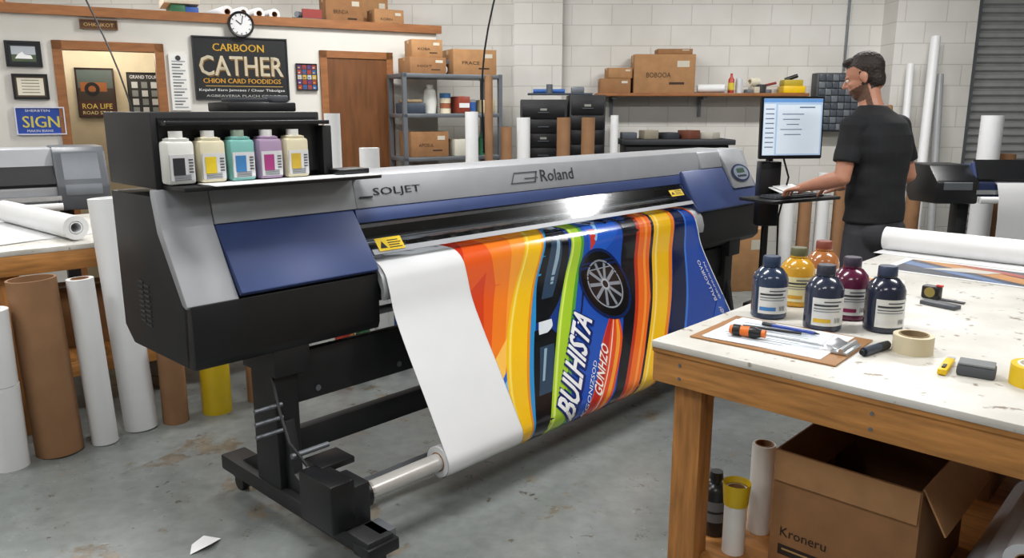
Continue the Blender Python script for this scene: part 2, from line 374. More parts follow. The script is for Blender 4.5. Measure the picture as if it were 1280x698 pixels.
# ------------------------------------------------------------------ cardboard boxes
def cbox(name, cx, cy, z, w, d, h, rz=0, mat=CARD, opened=False, label=None):
    b = B(); t = .006
    if opened:
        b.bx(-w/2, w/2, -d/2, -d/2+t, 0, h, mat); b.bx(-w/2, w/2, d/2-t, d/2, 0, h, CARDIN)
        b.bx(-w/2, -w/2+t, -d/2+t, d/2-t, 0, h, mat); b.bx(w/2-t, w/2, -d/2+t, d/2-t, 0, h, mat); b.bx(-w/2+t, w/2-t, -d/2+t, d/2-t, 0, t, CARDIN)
        b.box((w/2+.03, 0, h-.05), (.005, d*.96, .13), CARD2, rot=(0, -.5, 0))
        b.box((0, -d/2-.006, h-.045), (w*.98, .004, .09), CARD2, rot=(-.08, 0, 0))
        b.box((-w/2+.035, 0, h-.05), (.004, d*.94, .12), CARDIN, rot=(0, -.5, 0))
        b.box((0, d/2+.012, h+.05), (w*.97, .005, .11), CARD2, rot=(-.2, 0, 0))
        b.text(label, .03, C('2a2018', .8), TM((-w*.42, -d/2-.002, h*.26), (1, 0, 0), (0, 0, 1)), w*.34)
        b.box((-w*.22, -d/2-.001, h*.14), (w*.42, .001, h*.09), C('2a2018', .8))
        b.box((-w*.22, -d/2-.002, h*.15), (w*.36, .001, h*.015), C('b0905f', .8))
    else:
        b.bx(-w/2, w/2, -d/2, d/2, 0, h, mat, bev=.004)
        b.bx(-w/2-.001, w/2+.001, -.025, .025, h*.8, h+.0012, TAPE)
        b.bx(-w/2, w/2, -.002, .002, h, h+.0016, CARDIN)
        b.box((w*.3, -d/2-.001, h*.75), (w*.2, .001, h*.16), C('c8c2b2', .7))
        if label:
            b.text(label, h*.13, C('3a2a1c', .8), TM((-w*.3, -d/2-.002, h*.4), (1, 0, 0), (0, 0, 1)), w*.4)
            b.box((w*.2, -d/2-.001, h*.25), (w*.25, .001, h*.06), C('3a2a1c', .8))
    return b.obj(name, (cx, cy, z), rz)
def wp(s, y): return (W0[0]+.883*s-.469*y, W0[1]+.469*s+.883*y)
for s, y, w, h, lab, mt in ((1.95, .3, .34, .26, 'BRINDA', CARD), (2.35, .25, .28, .16, 'KORN', CARD2), (-.9, .4, .5, .3, None, CARD), (2.3, .56, .3, .3, None, CARD2)):
    x, yy = wp(s, y); cbox('cardboard_box', x, yy, 2.302, w, .22, h, WR, mt, label=lab)
b = B()
for k in range(4): b.roll((.92+.13*k, 0.02+.02*k, 2.35+.002*k), (.82+.13*k, .6, 2.35+.002*k), .048, PAPER, .45, KRAFT)
b.obj('paper_roll_stack', W0, WR)
b = B(); b.bx(.50, .61, .1, .5, 2.302, 2.40, C('2e6e4a'), bev=.004); b.bx(.61, .71, .1, .5, 2.302, 2.38, C('2a57a8'), bev=.004); b.bx(.45, .72, .08, .52, 2.40, 2.46, C('c9c4b4'), bev=.004); b.obj('binder_pile', W0, WR)
b = B(); b.bx(1.45, 1.75, .05, .4, 2.302, 2.34, BLK2, bev=.004); b.cyl((1.5, .1, 2.37), (1.72, .3, 2.37), .025, STEELD); b.bx(1.55, 1.72, .1, .12, 2.34, 2.42, C('90302a')); b.obj('tool_tray', W0, WR)
b = B(); pts = [Vector((.0, 6.6, 3.6)).lerp(Vector((-.28, 6.9, 1.2)), k/14)+Vector((.05*math.sin(k*.5), 0, 0)) for k in range(15)]
b.sweep(pts, .008, BLK2); b.obj('hanging_cable')
b = B(); pts = [Vector((-3.3, 5.7, 3.6)).lerp(Vector((-2.55, 5.5, 1.1)), k/14)+Vector((-.06*math.sin(k*.45), 0, 0)) for k in range(15)]
b.sweep(pts, .006, BLK2); b.obj('hanging_cable')

# ------------------------------------------------------------------ printer
TH = math.radians(46.7); PO = (-1.057, 2.48, 0)
b = B()
coreL = [(.03, .70), (.01, .93), (.17, 1.15), (.19, 1.27), (.57, 1.27), (.57, .76), (.5, .70)]
b.prism(coreL, 0, .75, BLACK, .006)
b.prism([(-.012, .925), (.0, .915), (.025, .925), (.17, 1.15), (.2, 1.27), (.2, 1.295), (.16, 1.295), (.13, 1.165)], -.012, .17, GREYP, .004)
b.prism([(-.03, .945), (-.01, .93), (.17, 1.14), (.165, 1.16), (.128, 1.165)], .172, .752, BLUEP, .006)
b.prism([(.128, 1.167), (.16, 1.295), (.57, 1.295), (.57, 1.262), (.2, 1.262), (.17, 1.16)], .172, .77, GREYP, .004)
b.prism([(.0, .70), (-.012, .73), (-.012, .925), (.05, .925), (.05, .70)], .0, .76, BLK2, .006)
for j in range(2):
    for k in range(9): b.box((-.001, .33+.05*j, .80+k*.018+.01*j), (.006, .04, .006), C('3a3c40'))
# centre
b.prism([(.128, 1.167), (.16, 1.295), (.5, 1.295), (.5, 1.235), (.2, 1.235), (.17, 1.16)], .77, 3.45, GREYP, .004)
b.prism([(.122, 1.165), (.105, 1.112), (.13, 1.108), (.17, 1.16)], .755, 3.25, BLUEP, .002)
b.bx(.75, 3.2, .46, .5, .9, 1.24, DARKIN)
b.bx(.75, 3.2, .17, .46, 1.225, 1.24, DARKIN)
b.bx(.75, 3.2, .26, .34, 1.085, 1.15, STEELD, .003); b.bx(.75, 3.2, .245, .26, 1.105, 1.125, STEEL); b.bx(.75, 3.2, .25, .26, 1.065, 1.08, STEEL)
b.bx(.75, 3.2, .16, .22, 1.005, 1.03, STEEL, .003); b.cyl((.76, .14, 1.02), (3.2, .14, 1.02), .009, STEEL)
for k in range(17):
    x = .86+k*.145
    b.box((x, .17, 1.005), (.05, .06, .035), BLK2, bev=.004); b.box((x, .115, .992), (.02, .07, .012), STEELD)
b.bx(2.66, 2.98, .16, .3, 1.04, 1.2, BLK2, .01); b.bx(2.70, 2.94, .155, .16, 1.09, 1.15, BLUED)
b.prism([(.105, 1.11), (.02, 1.005), (.024, 1.003), (.11, 1.108)], .76, 3.19, ACRYL)
b.prism([(.026, 1.014), (.010, .996), (.022, .992), (.035, 1.01)], .76, 3.19, GREYP)
b.prism([(.46, .965), (.03, .965), (-.005, .95), (-.035, .915), (-.05, .86), (-.045, .82), (-.03, .82), (-.03, .86), (-.01, .90), (.03, .93), (.46, .93)], .755, 3.22, M('platen_grey', hexc('b0b3b5'), .35, .3))
b.bx(.75, 3.2, .03, .5, .80, .93, BLACK, .005)
b.cyl((.8, .1, .74), (3.2, .1, .74), .018, STEEL)
# right module
b.prism([(.03, .68), (-.01, .72), (-.01, .93), (.17, 1.15), (.19, 1.27), (.57, 1.27), (.57, .72), (.5, .68)], 3.2, 4.05, BLACK, .01)
b.prism([(-.03, .945), (-.01, .93), (.17, 1.14), (.165, 1.16), (.115, 1.19)], 3.2, 4.06, BLUEP, .012)
b.prism([(.113, 1.19), (.16, 1.295), (.5, 1.295), (.57, 1.25), (.2, 1.25), (.17, 1.16)], 3.45, 4.07, GREYP, .01)
b.prism([(.122, 1.167), (.105, 1.10), (-.0, .98), (-.03, .945), (.1, .9), (.17, 1.16)], 3.19, 3.24, BLUED, .004)
b.prism([(.02, 1.05), (.10, 1.21), (.165, 1.302), (.3, 1.302), (.3, 1.2), (.12, 1.08)], 3.72, 4.02, GREYP, .008)
A = TM((3.87, .063, 1.145), (1, 0, 0), (0, .08, .16))
for r0, mm, dz in ((1, BLUED, .004), (.82, C('8d98a8'), .006)):
    b.raw([(.12*r0*math.cos(k*math.pi/16), .062*r0*math.sin(k*math.pi/16), dz) for k in range(32)], [list(range(32))], mm, A)
b.face([(-.05, .0, .008), (.05, .0, .008), (.05, .03, .008), (-.05, .03, .008)], C('3a5a46'), A)
for k in range(5): b.face([(-.06+k*.025, -.03, .008), (-.044+k*.025, -.03, .008), (-.044+k*.025, -.016, .008), (-.06+k*.025, -.016, .008)], BLK2, A)
UPB = (0, .16, .215)
def stk(x, z, w, h, m, txt=None, tm=None):
    k = (z-.945)/.22; y = -.03+.16*k-.004
    A = TM((x, y, z), (1, 0, 0), UPB); b.face([(0, 0, 0), (w, 0, 0), (w, h, 0), (0, h, 0)], m, A)
    if txt: b.text(txt, h*.3, tm or BLK2, A @ Matrix.Translation((w*.25, h*.35, .001)), w*.65)
stk(3.36, 1.02, .26, .06, C('e6e8ea'), 'Maver Jdalt', BLUED); stk(3.355, 1.04, .05, .07, C('f0c512'))
def wst(x, z, w, h):
    y = .02+(z-1.005)*.81-.006
    A = TM((x, y, z), (1, 0, 0), (0, .085, .105)); b.face([(0, 0, 0), (w, 0, 0), (w, h, 0), (0, h, 0)], C('e6c41a'), A)
    b.face([(.01, .012, .001), (.045, .012, .001), (.0275, h*.75, .001)], BLK2, A)
    for k in range(4): b.face([(.055, .01+k*.011, .001), (w-.01-.01*(k % 2), .01+k*.011, .001), (w-.01-.01*(k % 2), .014+k*.011, .001), (.055, .014+k*.011, .001)], BLK2, A)
wst(.79, 1.005, .13, .06); wst(3.0, 1.05, .14, .045)
UPC = (0, .032, .128)
def cov(x, z): return (x, .128+(z-1.167)*.25-.003, z)
for o in (0, .0015): b.text('SOLJET', .040, C('2b2e34'), TM(cov(.86+o, 1.205), (1, 0, 0), UPC), .25)
b.bx(.79, .85, .130, .136, 1.207, 1.214, C('2b2e34'))
for o in (0, .002): b.text('Roland', .060, C('4a4e56'), TM(cov(1.90+o, 1.205), (1, 0, 0), UPC), .26)
A = TM(cov(1.68, 1.205), (1, 0, 0), UPC)
for q in ([(0, 0), (.18, 0), (.18, .006), (0, .006)], [(.03, .05), (.2, .05), (.2, .056), (.03, .056)], [(0, 0), (.006, 0), (.036, .056), (.03, .056)], [(.17, 0), (.18, 0), (.2, .056), (.19, .056)], [(.1, .02), (.2, .02), (.2, .026), (.1, .026)]):
    b.face([(x, y, 0) for x, y in q], C('4a4e56'), A)
# ink housing
b.bx(0.0, .64, .17, .57, 1.297, 1.55, BLACK, .005); b.bx(.02, .62, .16, .172, 1.33, 1.53, BLK2)
b.bx(.02, .80, -.0, .165, 1.297, 1.312, BLK2, .002)
b.bx(.02, .64, .10, .17, 1.505, 1.52, BLK2, .003)
b.bx(.11, .78, -.03, .10, 1.312, 1.3145, PAPER); b.box((.71, .10, 1.325), (.14, .10, .02), BLK2, bev=.004)
b.bx(.62, .66, .12, .45, 1.312, 1.50, BLACK, .004)
# stands
for X in (.35, 3.72):
    b.bx(X-.05, X+.05, .03, .2, .12, .72, BLACK, .006)
    b.bx(X-.06, X+.09, .0, .24, .60, .71, BLACK, .006)
    b.prism([(-.2, .14), (.4, .14), (.25, .22), (.22, .42), (.02, .42), (-.02, .22)], X-.02, X+.02, BLACK, .003)
    b.bx(X-.055, X+.055, -.52, .50, .085, .15, BLACK, .008)
    for yy in (-.48, .43):
        b.cyl((X-.018, yy, .034), (X+.018, yy, .034), .034, BLK2); b.bx(X-.028, X+.028, yy-.03, yy+.025, .055, .088, BLK2, .004)
b.bx(.40, 3.67, .09, .14, .24, .34, BLACK, .005); b.bx(.4, 3.67, .06, .1, .46, .66, BLACK, .005)
b.bx(.40, 3.67, -.12, -.07, .10, .125, STEELD, .003)
for k in range(8): b.cyl((.5+.4*k, .058, .5), (.5+.4*k, .052, .5), .012, STEELD, seg=12)
# take-up motor unit
b.bx(.24, .34, -.40, -.20, .15, .33, BLK2, .01); b.bx(.33, .40, -.40, -.26, .15, .30, BLACK, .008); b.cyl((.39, -.33, .22), (.43, -.33, .22), .05, BLK2)
b.cyl((.42, -.33, .22), (.45, -.33, .22), .034, C('b08a4a', .35, metal=.7)); b.bx(.29, .42, -.53, -.44, .085, .13, BLK2, .006); b.bx(.30, .44, -.26, -.14, .31, .335, BLK2, .006)
b.bx(.36, .43, -.50, -.40, .12, .15, STEELD, .004); b.cyl((.25, -.15, .36), (.4, -.15, .36), .01, STEELD)
b.cyl((.44, -.33, .22), (3.5, -.33, .22), .034, M('roll_core', hexc('c4c2be'), .3, .3))
b.bx(3.45, 3.66, -.42, -.22, .10, .36, BLK2, .01)
for k in range(3): b.cyl((.2, .0, .40+.05*k), (.31, .0, .40+.05*k), .008, STEELD)
b.sweep([(.3, .05, .62), (.27, -.05, .5), (.26, -.12, .4), (.28, -.2, .33)], .006, BLK2)
b.obj('wide_format_printer', PO, TH)
def pl(x, y, z): return (PO[0]+x*math.cos(TH)-y*math.sin(TH), PO[1]+x*math.sin(TH)+y*math.cos(TH), z)
b = B(); b.bx(-.14, .14, -.08, .08, 0, .035, BLK2, .006); b.bx(-.10, .04, -.05, .05, .035, .05, C('2d3036'), .003); b.bx(.05, .12, -.06, .0, .035, .06, C('42464c'), .004); b.obj('control_box', pl(.46, .34, 1.5505), TH)

CT = ('d9d9d4', 'd2caae', '74aea8', '9d86a2', 'd0c8aa')
def ctg(i, liq):
    b = B(); h = .165; w = .092; d = .07
    b.bx(-w/2, w/2, -d/2, d/2, 0, h*.86, C(CT[i], .4), .012)
    b.bx(-w/2+.006, w/2-.006, -d/2-.002, -d/2+.002, h*.08, h*.6, C('cfd0d2', .4)); b.box((-.012, -d/2-.0025, h*.36), (w*.42, .002, h*.34), liq)
    b.bx(-w/2+.01, w/2-.01, -d/2+.008, d/2-.008, h*.845, h*.92, C(CT[i], .4), .01)
    b.cyl((0, 0, h*.9), (0, 0, h*1.05), .022, WHITE if i != 2 else C('98a898'))
    for k in range(4): b.box((-.002, -d/2-.003, h*(.10+.03*k)), (w*.6, .001, .002), C('666a70'))
    for k in range(5): b.box((w*.3, -d/2-.003, h*(.25+.06*k)), (w*.16, .001, .004), C('3a3d42'))
    b.obj('ink_cartridge', pl(.055+.108*i, .115, 1.3145), TH)
for i, c in enumerate(('2c2e33', 'd8bc2a', '3a78b0', 'a03a78', 'c8a83a')): ctg(i, C(c, .35))

# ------------------------------------------------------------------ printed banner
RY, RZ, RR = -.33, .22, .066
key = [(.24, .969), (.06, .969), (.0, .957), (-.042, .920), (-.064, .86), (-.095, .76), (-.165, .63), (-.24, .505), (-.315, .378), (RY-RR*.866, RZ+RR*.5)]
def cr(p0, p1, p2, p3, t): return tuple(.5*((2*b_)+(-a_+c_)*t+(2*a_-5*b_+4*c_-d_)*t*t+(-a_+3*b_-3*c_+d_)*t**3) for a_, b_, c_, d_ in zip(p0, p1, p2, p3))
prof = []
for i in range(len(key)-1):
    a = key[max(i-1, 0)]; d = key[min(i+2, len(key)-1)]
    for k in range(6): prof.append(cr(a, key[i], key[i+1], d, k/6))
prof.append(key[-1])
for k in range(1, 19):
    a = math.radians(150+210*k/18); prof.append((RY+RR*math.cos(a), RZ+RR*math.sin(a)))
cum = [0]
for p, q in zip(prof, prof[1:]): cum.append(cum[-1]+math.dist(p, q))
idx1 = 6*(len(key)-1)
q0 = cum[4]; q1 = cum[idx1+14]; LQ = q1-q0
def nn(j):
    a = prof[max(j-1, 0)]; c = prof[min(j+1, len(prof)-1)]; dy = c[0]-a[0]; dz = c[1]-a[1]; l = math.hypot(dy, dz); return (dz/l, -dy/l)
def sheet(s, dist, off=0.0):
    dist = max(0, min(cum[-1]-1e-6, dist)); i = 0
    while cum[i+1] < dist: i += 1
    t = (dist-cum[i])/(cum[i+1]-cum[i]); p = prof[i]; q = prof[i+1]
    y = p[0]+(q[0]-p[0])*t; z = p[1]+(q[1]-p[1])*t
    n0 = nn(i); n1 = nn(i+1); ny = n0[0]+(n1[0]-n0[0])*t; nz = n0[1]+(n1[1]-n0[1])*t
    return Vector((s, y+ny*off, z+nz*off))
b = B(); XS0 = .77; XS1 = 3.12; A0 = 1.19; AW = XS1-A0-.01
for side in (0, 1):
    vs = []; fs = []
    for j in range(len(prof)): vs += [sheet(x, cum[j], 0 if side == 0 else -.0012) for x in (XS0, XS1)]
    for j in range(len(prof)-1): fs.append((2*j, 2*j+1, 2*j+3, 2*j+2))
    b.raw(vs, fs, GLOSS)
b.roll((XS0, RY, RZ), (XS1, RY, RZ), RR-.004, GLOSS, .55, KRAFT)
_lay = [0]
def artface(pts, col, faces=None, lay=None):
    t = bmesh.new(); vs = [t.verts.new((p[0], p[1], 0)) for p in pts]
    if faces is None:
        t.faces.new(vs); bmesh.ops.triangulate(t, faces=list(t.faces))
    else:
        for f in faces:
            try: t.faces.new([vs[i] for i in f])
            except ValueError: pass
    ys = [p[1] for p in pts]; lo, hi = min(ys), max(ys); k = math.floor(lo*56)+1
    while k/56 < hi:
        g = list(t.verts)+list(t.edges)+list(t.faces)
        bmesh.ops.bisect_plane(t, geom=g, dist=1e-5, plane_co=(0, k/56, 0), plane_no=(0, 1, 0)); k += 1
    if lay is None: _lay[0] += 1; lay = _lay[0]
    for v in t.verts: v.co = sheet(A0+min(1, max(0, v.co.x))*AW, q0+v.co.y*LQ, .0008+.00007*lay)
    b.merge(t, M('print_ink_'+col, hexc(col), .2, var=.06, scale=3, coat=.4))
P = artface
def band(rows, col):
    L_ = []; R_ = []
    n = len(rows)
    for i in range(n-1):
        a = rows[max(i-1, 0)]; d = rows[min(i+2, n-1)]
        for k in range(5):
            q, l, r = cr(a, rows[i], rows[i+1], d, k/5); L_.append((l, q)); R_.append((r, q))
    q, l, r = rows[-1]; L_.append((l, q)); R_.append((r, q))
    pts = L_+R_[::-1]; out = []
    for p in pts:
        p = (min(1, max(0, p[0])), min(1, max(0, p[1])))
        if not out or math.dist(p, out[-1]) > 1e-4: out.append(p)
    if math.dist(out[0], out[-1]) < 1e-4: out.pop()
    P(out, col)
def sl(rows, a, c): return [(q, l+(r-l)*a, l+(r-l)*c) for q, l, r in rows]
P([(0, 0), (1, 0), (1, 1), (0, 1)], '1a45a2')
# orange field with fanning rays
P([(0, 0), (.29, 0), (.20, .24), (.10, .46), (0, .66)], 'e2581e')
P([(.10, 0), (.29, 0), (.20, .24), (.10, .44), (0, .62), (0, .52), (.08, .28)], 'ee7d24')
P([(.20, 0), (.29, 0), (.20, .24), (.12, .40), (.03, .56), (.12, .3)], 'f49a30')
P([(0, 0), (.05, 0), (.0, .16)], 'c63219'); P([(0, .28), (.06, .22), (.0, .44)], 'd2401a')
P([(0, .56), (.07, .48), (.01, .63), (0, .645)], 'f8bf55'); P([(0, .64), (.045, .58), (.01, .78), (0, .82)], '2b6ac4'); P([(0, .66), (.02, .64), (.0, .72)], '7fb6e6')
yel = [(0, .27, .345), (.25, .165, .235), (.5, .055, .135), (.75, -.01, .055), (1, -.01, .014)]
band(yel, 'f0bd1c'); band(sl(yel, .10, .2), 'f7da62'); band(sl(yel, .88, 1), 'e08c1a')
# car body, seen with its nose towards the printer
body = [(0, .345, .62), (.25, .235, .62), (.5, .135, .54), (.75, .055, .41), (1, .014, .28)]
band(body, '15357f'); band(sl(body, .40, .95), '1c4fb2'); band(sl(body, 0, .045), '2c8cc8')
# glasshouse: large black windows with lighter reflections
band([(.03, .352, .366), (.08, .318, .378), (.18, .272, .368), (.30, .222, .330), (.40, .188, .275), (.47, .165, .212)], '0a0d13')
band([(.11, .322, .352), (.20, .288, .336), (.30, .25, .30), (.38, .214, .256)], '2b4158'); band([(.13, .335, .345), (.22, .305, .32), (.33, .262, .272)], '8fa9bb')
band([(.50, .150, .205), (.56, .128, .222), (.66, .095, .196), (.76, .066, .152), (.85, .042, .105), (.92, .028, .055)], '0a0d13')
band([(.57, .146, .196), (.66, .116, .17), (.75, .084, .13)], '2b4158'); band([(.58, .158, .168), (.7, .112, .12)], '8fa9bb')
band([(.47, .175, .222), (.50, .165, .215), (.52, .160, .19)], 'd8dfe6')
P([(.345, .0), (.40, .0), (.385, .05), (.36, .06)], 'cdd8e2')
# lime flank stripe and green shadow
lim = [(0, .405, .475), (.12, .392, .445), (.25, .352, .408), (.5, .235, .30), (.75, .13, .20), (1, .035, .12)]
band(lim, 'a2ca2e'); band(sl(lim, .78, 1), '4c9a38'); band(sl(lim, .1, .22), 'd6e86a')
# bonnet
band([(0, .48, .60), (.1, .462, .60), (.18, .45, .57), (.28, .43, .45)], '225cc4'); band([(0, .525, .545), (.08, .51, .525), (.18, .475, .485)], '86bfea')
P([(.485, .02), (.53, .0), (.548, .05), (.51, .11)], 'dfe8f0'); P([(.50, .035), (.525, .02), (.535, .05), (.512, .08)], '20304a')
P([(.47, .12), (.50, .12), (.475, .19), (.45, .22)], 'c8352a'); P([(.552, .0), (.60, 0), (.59, .08), (.565, .1)], '0d1220')
band([(.28, .415, .425), (.45, .345, .352), (.5, .318, .325)], '0c1a40')
# flame splash behind the lettering
red = [(.54, .43, .47), (.64, .36, .45), (.76, .30, .385), (.88, .22, .31), (1, .165, .235)]
band(red, 'dd4a1c'); band(sl(red, .05, .35), 'b8241f'); band(sl(red, .7, .88), 'f0992e'); band(sl(red, .45, .5), 'f6dcc8')
blk = [(0, .62, .74), (.12, .62, .70), (.25, .585, .66), (.5, .51, .575), (.75, .395, .445), (1, .25, .30)]
band(blk, '0b0e16')
P([(.64, 0), (.70, 0), (.67, .08), (.635, .13)], '1a4fb4')
og = [(0, .725, .80), (.25, .65, .73), (.5, .565, .645), (.75, .435, .51), (1, .285, .36)]
band(og, 'e86a1e'); band(sl(og, 0, .2), 'b8351a'); band(sl(og, .55, .7), 'f49438')
P([(.80, 0), (.812, 0), (.742, .25), (.652, .5), (.517, .75), (.366, 1), (.355, 1), (.505, .75), (.64, .5), (.726, .25)], '141c30')
yb = [(0, .81, .925), (.25, .74, .85), (.5, .65, .75), (.75, .515, .61), (1, .365, .455)]
band(yb, 'f0bc1b'); band(sl(yb, .82, 1), 'e8821c'); band(sl(yb, .14, .22), 'f8dc74')
nv = [(0, .928, .965), (.25, .855, .915), (.5, .755, .83), (.75, .615, .70), (1, .46, .55)]
band(nv, '0d1a42'); band(sl(nv, 1.0, 1.15), '3877d4')
P([(.945, 0), (1, 0), (1, .17), (.985, .08)], 'e4641e')
band([(.6, .97, 1.02), (.8, .82, .9), (1, .66, .76)], '2254b4')
wc = (.470*AW, .385*LQ)
def circ(r, col, lay=None, n=40): P([((wc[0]+r*math.cos(2*math.pi*k/n))/AW, (wc[1]+r*math.sin(2*math.pi*k/n))/LQ) for k in range(n)], col, lay=lay)
circ(.192, '0c2052'); circ(.175, '08090b'); circ(.132, '8f969e'); circ(.123, '15171b')
for k in range(10):
    a = k*math.pi/5+.1; w_ = .08
    pts = [(.02, a-.5), (.05, a-.18), (.12, a-w_), (.12, a+w_), (.05, a+.18), (.02, a+.5)]
    if k == 0: _lay[0] += 1
    P([((wc[0]+r*math.cos(q))/AW, (wc[1]+r*math.sin(q))/LQ) for r, q in pts], '868d96', lay=_lay[0])
circ(.03, 'a9afb6'); circ(.02, '1a1c20')
def arttext(st, p, q, dx, dy, h, col, w, sh=.0, off=(0, 0)):
    vs, fs, ww, hh = text_geo(st); l = math.hypot(dx, dy); dx /= l; dy /= l; ux, uy = dy, -dx
    pts = []
    for v in vs:
        x = v.x/ww*w+v.y/hh*h*sh+off[0]; y = v.y/hh*h+off[1]
        pts.append(((p*AW+x*dx+y*ux)/AW, (q*LQ+x*dy+y*uy)/LQ))
    _lay[0] += 1; artface(pts, col, faces=fs, lay=_lay[0])
D = (.46, -.50)
for o in ((-.012, -.012), (.012, .012), (-.012, .012), (.016, -.016), (0, -.014)): arttext('BULHISTA', .165, .895, *D, .115, '0a2268', .55, .2, o)
for o in ((0, 0), (.006, 0), (0, .006), (.006, .006)): arttext('BULHISTA', .165, .895, *D, .115, 'eef0f2', .55, .2, o)
for o in ((0, 0), (.003, .003)): arttext('GUNHZO', .28, .85, *D, .05, 'f6e8e0', .28, .2, o)
arttext('KGONIZSOD', .21, .90, *D, .022, 'dfe9f2', .3)
arttext('BALLAGIRVO', .955, .62, 0, -1, .030, 'e6eaf2', .26); arttext('@BUMUSUFIN', .98, .62, 0, -1, .022, 'e6eaf2', .24); arttext('O@f', .965, .72, 0, -1, .04, 'e6eaf2', .07)
b.obj('printed_vinyl_banner', PO, TH, ang=1.2)

# ------------------------------------------------------------------ right workbench
TO = (.407, 2.185, 0); TZ = .90
b = B(); TX = 2.14; TW = 1.5
b.bx(0, TX, -TW, 0, TZ-.02, TZ, TTOP, .002); b.bx(.002, TX-.002, -TW+.002, -.002, TZ-.032, TZ-.0201, WOODX)
b.bx(.01, .05, -TW, -.0, TZ-.125, TZ-.032, WOODX, .003); b.bx(TX-.05, TX-.01, -TW, 0, TZ-.125, TZ-.032, WOODX, .003)
b.bx(.05, TX-.05, -.04, 0, TZ-.125, TZ-.032, WOOD, .003); b.bx(.05, TX-.05, -TW, -TW+.04, TZ-.125, TZ-.032, WOOD, .003)
for x in (.055, TX-.14):
    for y in (-.14, -TW+.05):
        b.bx(x, x+.04, y, y+.09, 0, TZ-.033, WOODV, .003); b.bx(x+.041, x+.085, y+.005, y+.095, 0, TZ-.033, WOODV, .003)
b.bx(.1, TX-.1, -TW+.06, -.06, .20, .22, WOODX); b.bx(.09, .13, -TW+.14, -.14, .11, .20, WOODX, .003); b.bx(TX-.2, TX-.16, -TW+.1, -.1, .11, .20, WOODX, .003)
for y in (-.09, -.62, -1.1):
    for z in (TZ-.06, TZ-.10): b.cyl((.008, y, z), (.014, y, z), .005, STEELD, seg=10)
b.obj('workbench', TO, TH)
def tl(x, y, z=TZ): return (TO[0]+x*math.cos(TH)-y*math.sin(TH), TO[1]+x*math.sin(TH)+y*math.cos(TH), z)

def inkbottle(x, y, col, cap='2a3140', lab='dcdcd8', acc='f0f0f0'):
    b = B(); r = .056; m = C(col, .22, coat=.4); rz = random.uniform(-.2, .2)+.1
    b.lathe([(0, 0), (r-.006, 0), (r, .006), (r, .125), (r-.006, .142), (r*.62, .16), (r*.42, .166), (r*.42, .175), (0, .175)], m)
    b.lathe([(r*.50, .166), (r*.50, .172), (.0, .172)], m)
    b.lathe([(0, .199), (r*.44, .199), (r*.49, .195), (r*.5, .170), (0, .170)], C(cap, .4))
    def strip(z0, z1, a0, a1, m_, R=r+.0014):
        n = 12; vs = []
        for k in range(n+1):
            a = a0+(a1-a0)*k/n; vs += [(R*math.cos(a), R*math.sin(a), z0), (R*math.cos(a), R*math.sin(a), z1)]
        b.raw(vs, [(2*k, 2*k+2, 2*k+3, 2*k+1) for k in range(n)], m_)
    strip(.02, .105, -2.5, -.55, C(lab, .4), r+.0008)
    strip(.080, .086, -2.4, -1.1, C('30343a')); strip(.071, .074, -2.4, -.9, C('50545a')); strip(.063, .066, -2.4, -1.0, C('8a8f96'))
    strip(.03, .042, -2.4, -1.5, C(acc, .4)); strip(.092, .096, -1.9, -.9, C('50545a'))
    for k in range(5): strip(.03, .045, -1.3+.08*k, -1.27+.08*k, C('30343a'))
    b.obj('ink_bottle', (x, y, TZ), rz)
inkbottle(.833, 2.459, '2c3a52', '22344f', acc='3f7fc0'); inkbottle(.978, 2.619, 'cf9a2a', '5b5a3a', lab='e8dfae', acc='d8a030'); inkbottle(1.117, 2.757, 'a86a3a', '7c3a2a', acc='b5713a')
inkbottle(.951, 2.314, '2d3345', '2a2d3a', acc='d8b02c'); inkbottle(1.084, 2.44, '5c1c3a', '31283a', acc='8a2450'); inkbottle(1.128, 2.295, '23283a', '28344e', acc='d8d8d8')

b = B(); b.box((0, 0, .003), (.42, .31, .005), M('hardboard', hexc('9a6e42'), .5), bev=.0015)
b.box((-.01, .004, .0063), (.345, .275, .0012), PAPER); b.box((-.03, -.01, .0075), (.30, .25, .001), M('paper2', hexc('d6dde4'), .5), rot=(0, 0, .06))
for k in range(9): b.box((-.04, .09-.022*k, .0083), (.22-.03*(k % 3), .003, .0004), C('7d8792'), rot=(0, 0, .06))
b.box((.185, 0, .010), (.045, .12, .008), STEEL, bev=.003); b.box((.16, 0, .018), (.03, .09, .006), STEEL, rot=(0, .35, 0), bev=.002); b.cyl((.19, -.06, .016), (.19, .06, .016), .007, STEEL)
b.obj('clipboard', (.783, 2.19, TZ+.0), math.radians(-41))
def tool(name, p, deg, z, build): b = B(); build(b); return b.obj(name, (p[0], p[1], z), math.radians(deg), recenter=False)
def sd(b):
    AA = TM((0, 0, .017), (0, 1, 0), (0, 0, 1))
    b.lathe([(0, 0), (.012, .002), (.016, .012), (.0145, .04), (.016, .075), (.010, .095), (.012, .105), (0, .108)], C('e0701e', .4), AA)
    b.lathe([(.0165, .012), (.0168, .03), (.0155, .034)], BLK2, AA); b.lathe([(.0155, .06), (.017, .075), (.0108, .094)], BLK2, AA)
    b.cyl((.1, 0, .017), (.25, 0, .010), .0035, STEEL); b.box((.255, 0, .0095), (.02, .008, .003), STEEL)
tool('screwdriver', (.64, 2.215), -34, TZ+.0085, sd)
def pen(b): b.cyl((0, 0, .006), (.13, 0, .006), .005, C('1f3f9a', .3)); b.cyl((.13, 0, .006), (.145, 0, .006), .004, BLK2, r2=.001); b.cyl((0, 0, .006), (-.03, 0, .006), .0055, BLK2); b.box((-.01, 0, .013), (.045, .003, .002), STEEL)
tool('ballpoint_pen', (.79, 2.29), -42, TZ+.009, pen)
